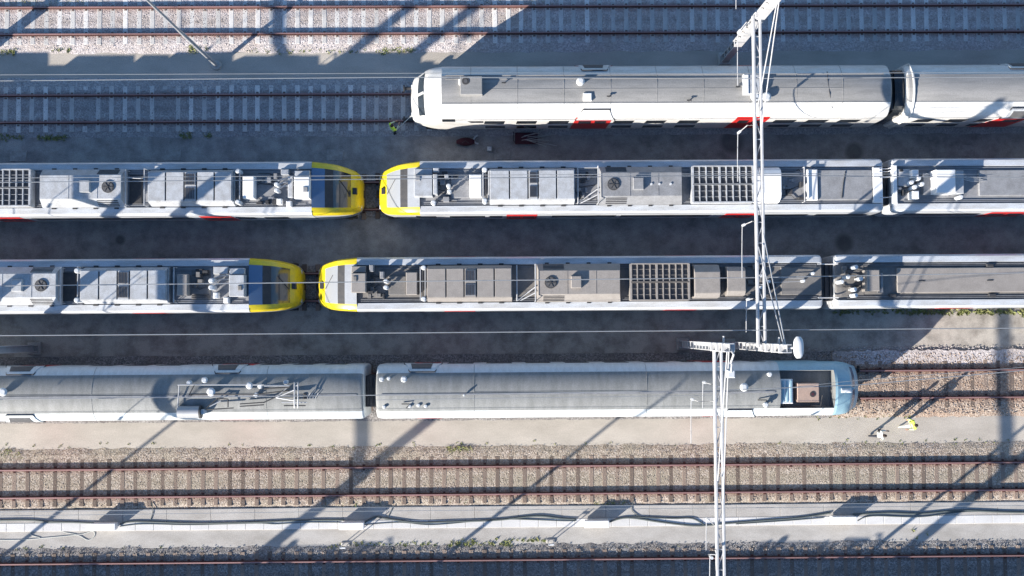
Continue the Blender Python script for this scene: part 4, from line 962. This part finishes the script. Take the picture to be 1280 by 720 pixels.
wr('long straight wire between the lower yellow-nosed row and the grey-roofed carriages', [(0, 419.5), (450, 416.5), (908, 413), (1280, 410)], 10.3, .022)
wr('wire along the middle of the grey carriage roofs', [(0, 499), (470, 494), (900, 488), (1075, 481), (1280, 463)], 5.6, .022)
wr('wire just above the roof wire, slanting over the light blue cab', [(470, 500), (900, 494), (1075, 475), (1280, 459)], 6.9, .012, ext=False)
wr('upper of two thin wires above the pale cable trough', [(0, 640), (450, 634), (900, 631), (1280, 627)], 8.3, .013)
wr('lower of two thin wires above the pale cable trough', [(0, 645), (450, 639), (900, 635), (1280, 632)], 7.2, .013)
# ------------------------------------------------------------------ lamp posts
def lamp_post(label, p, hgt=12.0, arm=.9):
    r = thing('lamp_post', label, 'lamp post', tuple(p), 'slender lamp posts')
    MB().cyl(p.x, p.y, -.05, .18, .3, 0, 16, .26).build('post_foot', 'conc', r)
    MB().tube([(p.x, p.y, .1), (p.x, p.y, hgt*.5), (p.x, p.y, hgt*.55), (p.x + .06, p.y, hgt)], .11, 0, 12, .06).build('post', 'galv', r, smooth=True)
    MB().tube([(p.x + .06, p.y, hgt), (p.x + .05, p.y + arm*.6, hgt + .25), (p.x + .05, p.y + arm, hgt + .2)], .04, 0, 8).build('lamp_arm', 'galv', r, smooth=True)
    MB().box(p.x - .12, p.x + .22, p.y + arm, p.y + arm + .6, hgt + .12, hgt + .24, 0, c=.04).build('lamp_head', 'galvw', r)
    return r
lp = lamp_post('slender grey lamp post leaning into view on the shaded walkway at upper left', W(271, 82), 13)
for (u, v, lb) in ((-130, 800, 'slender lamp post beyond the bottom edge, casting the leftmost thin slanted shadow'), (425, 800, 'slender lamp post beyond the bottom edge, casting the middle thin slanted shadow'), (952, 800, 'slender lamp post beyond the bottom edge, casting the rightmost thin slanted shadow')):
    copy_tree(lp, None, tuple(W(u, v)), lb)
# ------------------------------------------------------------------ cabinets, cables, small things
for i, (u, v, lb) in enumerate(((135, 656, 'low white trackside cabinet on the cable trough, nearest the left edge'), (442, 655, 'low white trackside cabinet where the gantry shadow crosses the cable trough'),
                     (745, 652.5, 'low white trackside cabinet on the trough below the middle of the photo'), (1051, 647.5, 'low white trackside cabinet on the trough near the right edge'))):
    p = W(u, v); r = thing('trackside_cabinet', lb, 'cabinet', tuple(p), 'white trackside cabinets')
    MB().box(p.x - .66, p.x + .62, p.y - .16, p.y + .17, .18, .66, 0, c=.03).build('cabinet_body', 'boxw', r, bevel=.01)
    MB().box(p.x - .69, p.x + .65, p.y - .19, p.y + .20, .66, .72, 0, c=.02).build('lid', 'boxw', r)
    for s in (-.5, .5): MB().box(p.x + s - .04, p.x + s + .04, p.y - .12, p.y + .12, .05, .185, 0).build('leg', 'galv', r)
def cable(label, pts, r, m, z=.12):
    P_ = [W(u, v, z) for u, v in pts]; Q = []
    for i in range(len(P_) - 1):
        p0, p1, p2, p3 = P_[max(0, i-1)], P_[i], P_[i+1], P_[min(len(P_)-1, i+2)]
        for k in range(6):
            t = k / 6; Q.append(.5*((2*p1) + (-p0+p2)*t + (2*p0-5*p1+4*p2-p3)*t*t + (-p0+3*p1-3*p2+p3)*t**3))
    Q.append(P_[-1])
    return tag(MB().tube(Q, r, 0, 7).build('cable', m, None, smooth=True), label, 'cable', 'loose cables on the trough')
cable('thick dark cable from the left edge to the left cabinet', [(-80, 650), (-30, 651), (30, 650), (60, 652), (95, 653), (122, 654)], .05, 'cable')
cable('dark cable between the left cabinet and the second cabinet', [(150, 655), (170, 652), (240, 654), (310, 653), (360, 651), (400, 650), (430, 650)], .05, 'cable')
cable('thin dark cable running just under the one between the first two cabinets', [(150, 658), (180, 655), (240, 656), (320, 654), (345, 655), (380, 653), (425, 653)], .025, 'cable')
cable('dark cable sagging between the second cabinet and the third cabinet', [(455, 653), (470, 646), (482, 648), (520, 653), (560, 652), (620, 650), (670, 645), (700, 648), (720, 649)], .055, 'cable')
cable('thin dark cable along the trough toward the third cabinet', [(455, 656), (500, 653), (540, 656), (600, 651), (640, 649), (700, 651), (720, 651)], .022, 'cable')
cable('dark cable dipping across the trough right of the third cabinet', [(762, 652), (785, 647), (830, 653), (870, 657), (910, 654), (960, 650), (1000, 647), (1038, 641)], .055, 'cable')
cable('second dark cable looping above the dipping one', [(790, 646), (840, 648), (865, 648), (880, 656)], .04, 'cable')
cable('thin dark cable just under the one reaching the right cabinet', [(920, 655), (980, 651), (1030, 647)], .025, 'cable')
cable('dark cable from the right cabinet to the right edge', [(1066, 643), (1110, 641), (1150, 642), (1200, 638), (1260, 640), (1340, 641)], .055, 'cable')
cable('thin dark cable below the one at the right edge', [(1072, 651), (1090, 645), (1150, 646), (1200, 640), (1250, 639)], .028, 'cable')
cable('pale loose cable coiled on the grey path near the left edge', [(-40, 674), (20, 675), (60, 672), (100, 668), (116, 664), (118, 670), (110, 675), (98, 669), (80, 665), (55, 658), (42, 662), (38, 668), (50, 672)], .022, 'cablew', .02)
cable('dark cable draped from the ballast down onto the trough, left part', [(190, 628), (191, 640), (188, 650)], .02, 'cable')
cable('dark cable draped from the ballast onto the trough near the second cabinet', [(492, 632), (488, 640), (484, 648)], .02, 'cable')
cable('dark cable draped from the ballast onto the trough near the third cabinet', [(792, 626), (790, 638), (800, 646)], .02, 'cable')
for u, v, lb in ((688, 676, 'short white marker post on the edge of the grey path below the middle'), (432, 680, 'short white marker post on the grey path left of the wide slanted shadow')):
    p = W(u, v); r = thing('marker_post', lb, 'marker post', tuple(p), 'short marker posts')
    for s in (-.14, .14): MB().tube([(p.x + s, p.y, 0), (p.x + s, p.y, 1.15)], .025, 0, 8).build('leg', 'galvw', r)
    MB().box(p.x - .16, p.x + .16, p.y - .05, p.y + .05, 1.0, 1.05, 0, c=.02).build('sign_plate', 'ceram', r); MB().box(p.x - .24, p.x + .24, p.y - .1, p.y + .1, 0, .08, 0, c=.03).build('foot', 'conc', r)
for i, (u, v, lb) in enumerate(((23, 195, 'pale square access cover in the dark path at the left edge'), (419, 194, 'pale square access cover beside the upper yellow nose, left of the gap'), (628, 193, 'pale square access cover next to the white box'), (820, 191, 'pale square access cover in the dark path right of the red doors'), (1208, 188, 'pale square access cover in the dark path near the right edge'), (216, 194, 'faint square access cover in the dark path above the left hoods'))):
    p = W(u, v); mb = MB().box(p.x - .46, p.x + .46, p.y - .3, p.y + .3, 0, .03, 0, c=.01)
    o = mb.build('access_cover', 'cover', None, origin=tuple(p)); tag(o, lb, 'access cover', 'square access covers')
p = W(612, 187); o = MB().box(p.x - .13, p.x + .13, p.y - .13, p.y + .13, .03, .36, 0, c=.04).build('white_box', 'ceram', None, origin=tuple(p), bevel=.01); tag(o, 'small white box standing on the square access cover', 'box')
r = thing('canvas_bag', 'dark maroon canvas bag on the shaded path below the white cab', 'bag', tuple(W(582, 178)))
p = W(582, 178); mb = MB()
n = 12; vs_ = []
for i in range(9):
    t = i / 8; q = math.sin(math.pi * min(max(t, .06), .94)) ** .5
    for k in range(n): vs_.append((p.x - .5 + t, p.y + .24*q*math.cos(6.28318*k/n), .2 + .2*q*math.sin(6.28318*k/n)))
mb.add(vs_, [(i*n+k, i*n+(k+1) % n, (i+1)*n+(k+1) % n, (i+1)*n+k) for i in range(8) for k in range(n)] + [tuple(range(n)), tuple(range(8*n, 9*n))]).build('bag_body', 'maroon', r, smooth=True)
MB().tube([(p.x - .2, p.y - .1, .36), (p.x, p.y, .5), (p.x + .2, p.y - .1, .36)], .015).build('handle', 'dark', r)
tag(MB().tube([W(597, 169, .1), W(594, 171, .1), W(592, 174, .1), (W(593, 177, .1)), W(595, 179, .08), W(598, 179.5, .06)], .055, 0, 10).build('hose', 'ceram', None, smooth=True), 'short curved white hose lying beside the maroon bag', 'hose')
r = thing('tool_trolley', 'dark maroon flat trolley loaded with thin white poles, below the red doors', 'trolley', tuple(W(655, 174)))
p = W(655, 174); mb = MB().box(p.x - .5, p.x + .75, p.y - .32, p.y + .32, .22, .3, 0, c=.02).build('platform', 'maroon', r)
for sx in (-.35, .6):
    for sy in (-.25, .25): MB().tube([(p.x + sx, p.y + sy - .03, .12), (p.x + sx, p.y + sy + .03, .12)], .11, 0, 14).build('wheel', 'dark', r)
MB().tube([(p.x - .5, p.y - .25, .3), (p.x - .6, p.y - .25, .9), (p.x - .6, p.y + .25, .9), (p.x - .5, p.y + .25, .3)], .02).build('handle', 'dark', r)
rd = random.Random(5)
for k in range(8):
    a = rd.uniform(-.35, .35); y = p.y + rd.uniform(-.2, .15); L = rd.uniform(.9, 1.7)
    x = p.x + rd.uniform(-.2, .2); pole = MB().tube([(x, y, .34 + k*.025), (x + L*math.cos(a), y + L*math.sin(a), .34 + k*.02)], .016, 0, 6)
    o = pole.build('white_pole', 'cablew', None, origin=(x, y, .3)); tag(o, 'thin white pole in the loose bundle on the maroon trolley', 'pole', 'white poles on the trolley')
# dark round patches and dark stains on the path
# ------------------------------------------------------------------ people
def person(label, p, face, pose, vest='hivis', legs='navy', group='railway workers'):
    r = thing('person', label, 'person', tuple(p), group)
    c_, s_ = math.cos(face), math.sin(face)
    def L(x, y, z): return (x*c_ - y*s_, x*s_ + y*c_, z)      # x forward, y left
    lf, rf, la, ra = pose
    J = {'pel': (0, 0, .95), 'sp': (.01, 0, 1.12), 'ch': (.02, 0, 1.32), 'nk': (.02, 0, 1.47), 'hb': (.04, 0, 1.55), 'hd': (.05, 0, 1.66),
         'lh': (0, .1, .9), 'lk': (lf*.5 + .05, .11, .5), 'la': (lf, .11, .1), 'lt': (lf + .17, .12, .05),
         'rh': (0, -.1, .9), 'rk': (rf*.5 + .05, -.11, .5), 'ra': (rf, -.11, .1), 'rt': (rf + .17, -.12, .05),
         'ls': (.01, .19, 1.42), 'le': la[0], 'lw': la[1], 'rs': (.01, -.19, 1.42), 're': ra[0], 'rw': ra[1]}
    E = [('pel','sp'),('sp','ch'),('ch','nk'),('nk','hb'),('hb','hd'),('pel','lh'),('lh','lk'),('lk','la'),('la','lt'),('pel','rh'),('rh','rk'),('rk','ra'),('ra','rt'),('ch','ls'),('ls','le'),('le','lw'),('ch','rs'),('rs','re'),('re','rw')]
    RD = {'pel': .14, 'sp': .13, 'ch': .15, 'nk': .055, 'hb': .07, 'hd': .1, 'lh': .095, 'lk': .065, 'la': .045, 'lt': .04, 'rh': .095, 'rk': .065, 'ra': .045, 'rt': .04, 'ls': .075, 'le': .045, 'lw': .03, 'rs': .075, 're': .045, 'rw': .03}
    keys = list(J)
    # hands: palm + five fingers on each wrist
    for sd_, el, wr_ in (('l', 'le', 'lw'), ('r', 're', 'rw')):
        a = Vector(J[el]); b = Vector(J[wr_]); d = (b - a).normalized(); side_ = d.cross(Vector((0, 0, 1))).normalized() if abs(d.z) < .95 else Vector((1, 0, 0)); dn = d.cross(side_)
        J[sd_ + 'p'] = tuple(b + d*.07); RD[sd_ + 'p'] = .03; E.append((wr_, sd_ + 'p'))
        for k in range(5):
            o_ = side_ * ((k - 1.5) * .02) if k < 4 else side_ * -.05
            ln = (.06, .075, .07, .055, .04)[k]
            f1 = b + d*(.09 if k < 4 else .05) + o_; f2 = f1 + d*ln*.6; f3 = f2 + (d + dn*.8).normalized()*ln*.5
            for q, pp in enumerate((f1, f2, f3)): J[f'{sd_}{k}{q}'] = tuple(pp); RD[f'{sd_}{k}{q}'] = .0095
            E += [(sd_ + 'p', f'{sd_}{k}0'), (f'{sd_}{k}0', f'{sd_}{k}1'), (f'{sd_}{k}1', f'{sd_}{k}2')]
    keys = list(J); me = bpy.data.meshes.new('body'); me.from_pydata([L(*J[k]) for k in keys], [(keys.index(a), keys.index(b)) for a, b in E], [])
    o = bpy.data.objects.new('body', me); C.objects.link(o)
    md = o.modifiers.new('skin', 'SKIN'); md.use_smooth_shade = True
    for i, k in enumerate(keys): me.skin_vertices[0].data[i].radius = (RD[k], RD[k]); me.skin_vertices[0].data[i].use_root = (k == 'pel')
    o.modifiers.new('sub', 'SUBSURF').levels = 2; o.modifiers['sub'].render_levels = 2
    dg = bpy.context.evaluated_depsgraph_get(); nm = bpy.data.meshes.new_from_object(o.evaluated_get(dg)); o.modifiers.clear(); o.data = nm; o.parent = r
    nm.materials.clear()
    for q in (vest, legs, 'skin', 'hivisw'): nm.materials.append(M[q])
    arms = [Vector(L(*J[k])) for k in ('le', 'lw', 'lp', 're', 'rw', 'rp')]
    for f in nm.polygons:
        ctr = Vector(f.center); z = ctr.z; m = 1
        hand = min((ctr - arms[2]).length, (ctr - arms[5]).length) < .12
        if hand or z > 1.5: m = 2
        elif z > .88: m = 0; 
        if m == 0 and (1.05 < z < 1.11 or 1.22 < z < 1.27): m = 3
        f.material_index = m; f.use_smooth = True
    # head: hair cap, nose, eyes, ears
    hx, hz = .05, 1.69
    hm = MB(); n = 14
    for (cx, cz, rx, ry, rz, m) in ((hx + .005, hz, .10, .078, .12, 0),):
        vs_ = []; K = 9
        for i in range(K):
            a = math.pi * i / (K - 1)
            for k in range(n): b = 6.28318*k/n; vs_.append(L(cx + rx*max(.02, math.sin(a))*math.cos(b), ry*max(.02, math.sin(a))*math.sin(b), cz + rz*math.cos(a)))
        hm.add([(p.x + q[0], p.y + q[1], q[2]) for q in vs_], [(i*n+k, i*n+(k+1) % n, (i+1)*n+(k+1) % n, (i+1)*n+k) for i in range(K-1) for k in range(n)], 0)
    def blob(x, y, z, rx, ry, rz, m):
        vs_ = []; K = 6; nn = 8
        for i in range(K):
            a = math.pi * i / (K - 1)
            for k in range(nn): b = 6.28318*k/nn; q = L(x + rx*max(.02, math.sin(a))*math.cos(b), y + ry*max(.02, math.sin(a))*math.sin(b), z + rz*math.cos(a)); vs_.append((p.x + q[0], p.y + q[1], q[2]))
        hm.add(vs_, [(i*nn+k, i*nn+(k+1) % nn, (i+1)*nn+(k+1) % nn, (i+1)*nn+k) for i in range(K-1) for k in range(nn)], m)
    blob(hx + .105, 0, hz - .02, .02, .014, .025, 0); blob(hx + .093, 0, hz - .07, .01, .025, .007, 2)
    for s in (-1, 1): blob(hx + .088, s*.03, hz + .005, .012, .014, .009, 1); blob(hx, s*.08, hz - .01, .02, .012, .03, 0)
    hm.build('head', ['skin', 'dark', 'red'], r, smooth=True)
    hr = MB(); vs_ = []; K = 6
    for i in range(K):
        a = math.pi * .52 * i / (K - 1)
        for k in range(n):
            b = 6.28318*k/n; front = max(0, math.cos(b)); q = L(hx - .008 + .108*max(.02, math.sin(a))*math.cos(b), .086*max(.02, math.sin(a))*math.sin(b), hz + .006 + .128*math.cos(a*(1 - .25*front)))
            vs_.append((p.x + q[0], p.y + q[1], q[2]))
    hr.add(vs_, [(i*n+k, i*n+(k+1) % n, (i+1)*n+(k+1) % n, (i+1)*n+k) for i in range(K-1) for k in range(n)], 0)
    hr.build('hair', 'hair', r, smooth=True)
    return r
hang_l = ((.02, .26, 1.14), (.08, .27, .9)); hang_r = ((.02, -.26, 1.14), (.10, -.27, .9))
fwd_l = ((.10, .25, 1.2), (.36, .16, 1.2)); fwd_r = ((.10, -.25, 1.2), (.38, -.10, 1.25)); out_l = ((.1, .42, 1.28), (.2, .62, 1.15)); out_r = ((.12, -.36, 1.2), (.3, -.5, 1.1))
pw = person('worker in a hi-vis vest holding a pole toward the white cab', W(493, 165), math.radians(40), (.12, -.1, fwd_l, fwd_r))
person('worker in bright hi-vis standing on the sunlit walkway, left one of the pair', W(1091, 541), math.radians(10), (.3, -.3, fwd_l, hang_r), vest='hivisw', legs='navy')
person('worker in bright hi-vis walking on the sunlit walkway, right one of the pair', W(1131, 528), math.radians(200), (.3, -.28, fwd_l, hang_r), vest='hivis', legs='hivisw')
a = W(495, 163, 1.2); b = W(515, 144, 2.0)
tag(MB().tube([a, b], .02, 0, 8).build('cleaning_pole', 'cablew', None, smooth=True), 'thin pale pole held by the worker against the white cab', 'pole')
# ------------------------------------------------------------------ weeds and loose stones
def weeds(spots, seed):
    rd = random.Random(seed); vs_, fs = [], []
    for (u0, u1, v, dv, n, h) in spots:
        for _ in range(int(n * .6)):
            c = W(rd.uniform(u0, u1), v + rd.gauss(0, dv) * .5, 0)
            for k in range(rd.randint(8, 18)):
                a = rd.uniform(0, 6.28); d = Vector((math.cos(a), math.sin(a), 0)); b = c + d * rd.uniform(0, .07); L = h * rd.uniform(.4, 1.2); ww = rd.uniform(.008, .02); s = Vector((-d.y, d.x, 0)) * ww
                t = b + d * L * .7 + Vector((0, 0, L)); m1 = b + d * L * .3 + Vector((0, 0, L*.6)); i = len(vs_)
                vs_ += [tuple(b - s), tuple(b + s), tuple(m1 + s*1.2), tuple(m1 - s*1.2), tuple(t)]; fs += [(i, i+1, i+2, i+3), (i+3, i+2, i+4)]
    o = MB().add(vs_, fs).build('weeds', 'leaf'); tag(o, 'low green weeds growing along the path edges and ballast', 'weeds', kind='stuff')
weeds([(-60, 110, 3, 6, 160, .14), (110, 330, 4, 5, 120, .1), (0, 20, 65, 4, 25, .12), (60, 90, 62, 4, 25, .1), (235, 260, 62, 4, 25, .14), (300, 520, 64, 3, 90, .07), (480, 520, 63, 3, 40, .1), (560, 700, 2, 4, 120, .13), (0, 30, 172, 3, 30, .1), (45, 85, 172, 3, 50, .12), (225, 240, 170, 3, 25, .14), (255, 272, 170, 3, 15, .1),
       (1120, 1280, 390, 3, 220, .12), (1040, 1130, 390, 3, 60, .1), (0, 30, 572, 8, 50, .12), (560, 590, 562, 4, 40, .13), (0, 1280, 557, 6, 90, .04), (400, 480, 625, 5, 40, .09), (560, 590, 626, 3, 25, .1), (740, 790, 628, 3, 30, .1), (420, 640, 680, 2, 90, .07), (560, 640, 679, 4, 60, .09), (640, 690, 676, 2, 30, .08), (1000, 1150, 520, 3, 40, .05), (0, 1280, 686, 3, 90, .06), (1140, 1160, 668, 5, 8, .1), (680, 700, 708, 5, 20, .1), (960, 1280, 553, 4, 30, .05)], 11)
def stones(name, y0, y1, n, m, seed, smin, smax, z, label, x0=-32, x1=34):
    rd = random.Random(seed); vs_, fs = [], []
    base = [(0, 0, 1), (.94, 0, .1), (.3, .9, .0), (-.8, .5, .1), (-.75, -.55, 0), (.3, -.9, .1), (0, 0, -.8)]
    fc = [(0,1,2),(0,2,3),(0,3,4),(0,4,5),(0,5,1),(6,2,1),(6,3,2),(6,4,3),(6,5,4),(6,1,5)]
    for _ in range(n):
        x, y = rd.uniform(x0, x1), rd.uniform(y0, y1); s = rd.uniform(smin, smax); a = rd.uniform(0, 6.28); c, sn = math.cos(a), math.sin(a); i = len(vs_)
        for bx_, by_, bz_ in base:
            bx_ *= s*rd.uniform(.8, 1.25); by_ *= s*rd.uniform(.6, 1.1); bz_ *= s*rd.uniform(.5, .9)
            vs_.append((x + bx_*c - by_*sn, y + bx_*sn + by_*c, z + bz_))
        fs += [tuple(i + q for q in f) for f in fc]
    me = bpy.data.meshes.new(name); me.from_pydata(vs_, [], fs); me.materials.append(M[m]); o = bpy.data.objects.new(name, me); C.objects.link(o)
    tag(o, label, 'ballast stones', kind='stuff')
stones('ballast_stones', yb(635), yb(563), 12000, 'bal6', 1, .012, .032, .115, 'loose beige ballast stones around the rusty sunlit track')
stones('ballast_stones', yb(66), yb(-10), 12000, 'bal1', 2, .012, .032, .113, 'loose pale grey ballast stones around the topmost track')
stones('ballast_stones', yb(758), yb(687), 9000, 'bal7', 3, .02, .05, .115, 'loose dark ballast stones along the bottom edge')
stones('ballast_stones', yb(527), yb(448), 4500, 'bal5', 4, .02, .05, .115, 'loose rusty brown ballast stones right of the light blue cab', x0=17.5)
stones('ballast_stones', yb(171), yb(100), 6000, 'bal2', 5, .012, .03, .115, 'loose grey ballast stones around the shaded track at upper left', x1=nose1 + 2)
stones('ballast_stones', yb(458), yb(440), 1500, 'bal1', 6, .02, .05, .05, 'loose pale stones at the foot of the sunlit walkway on the right', x0=17)
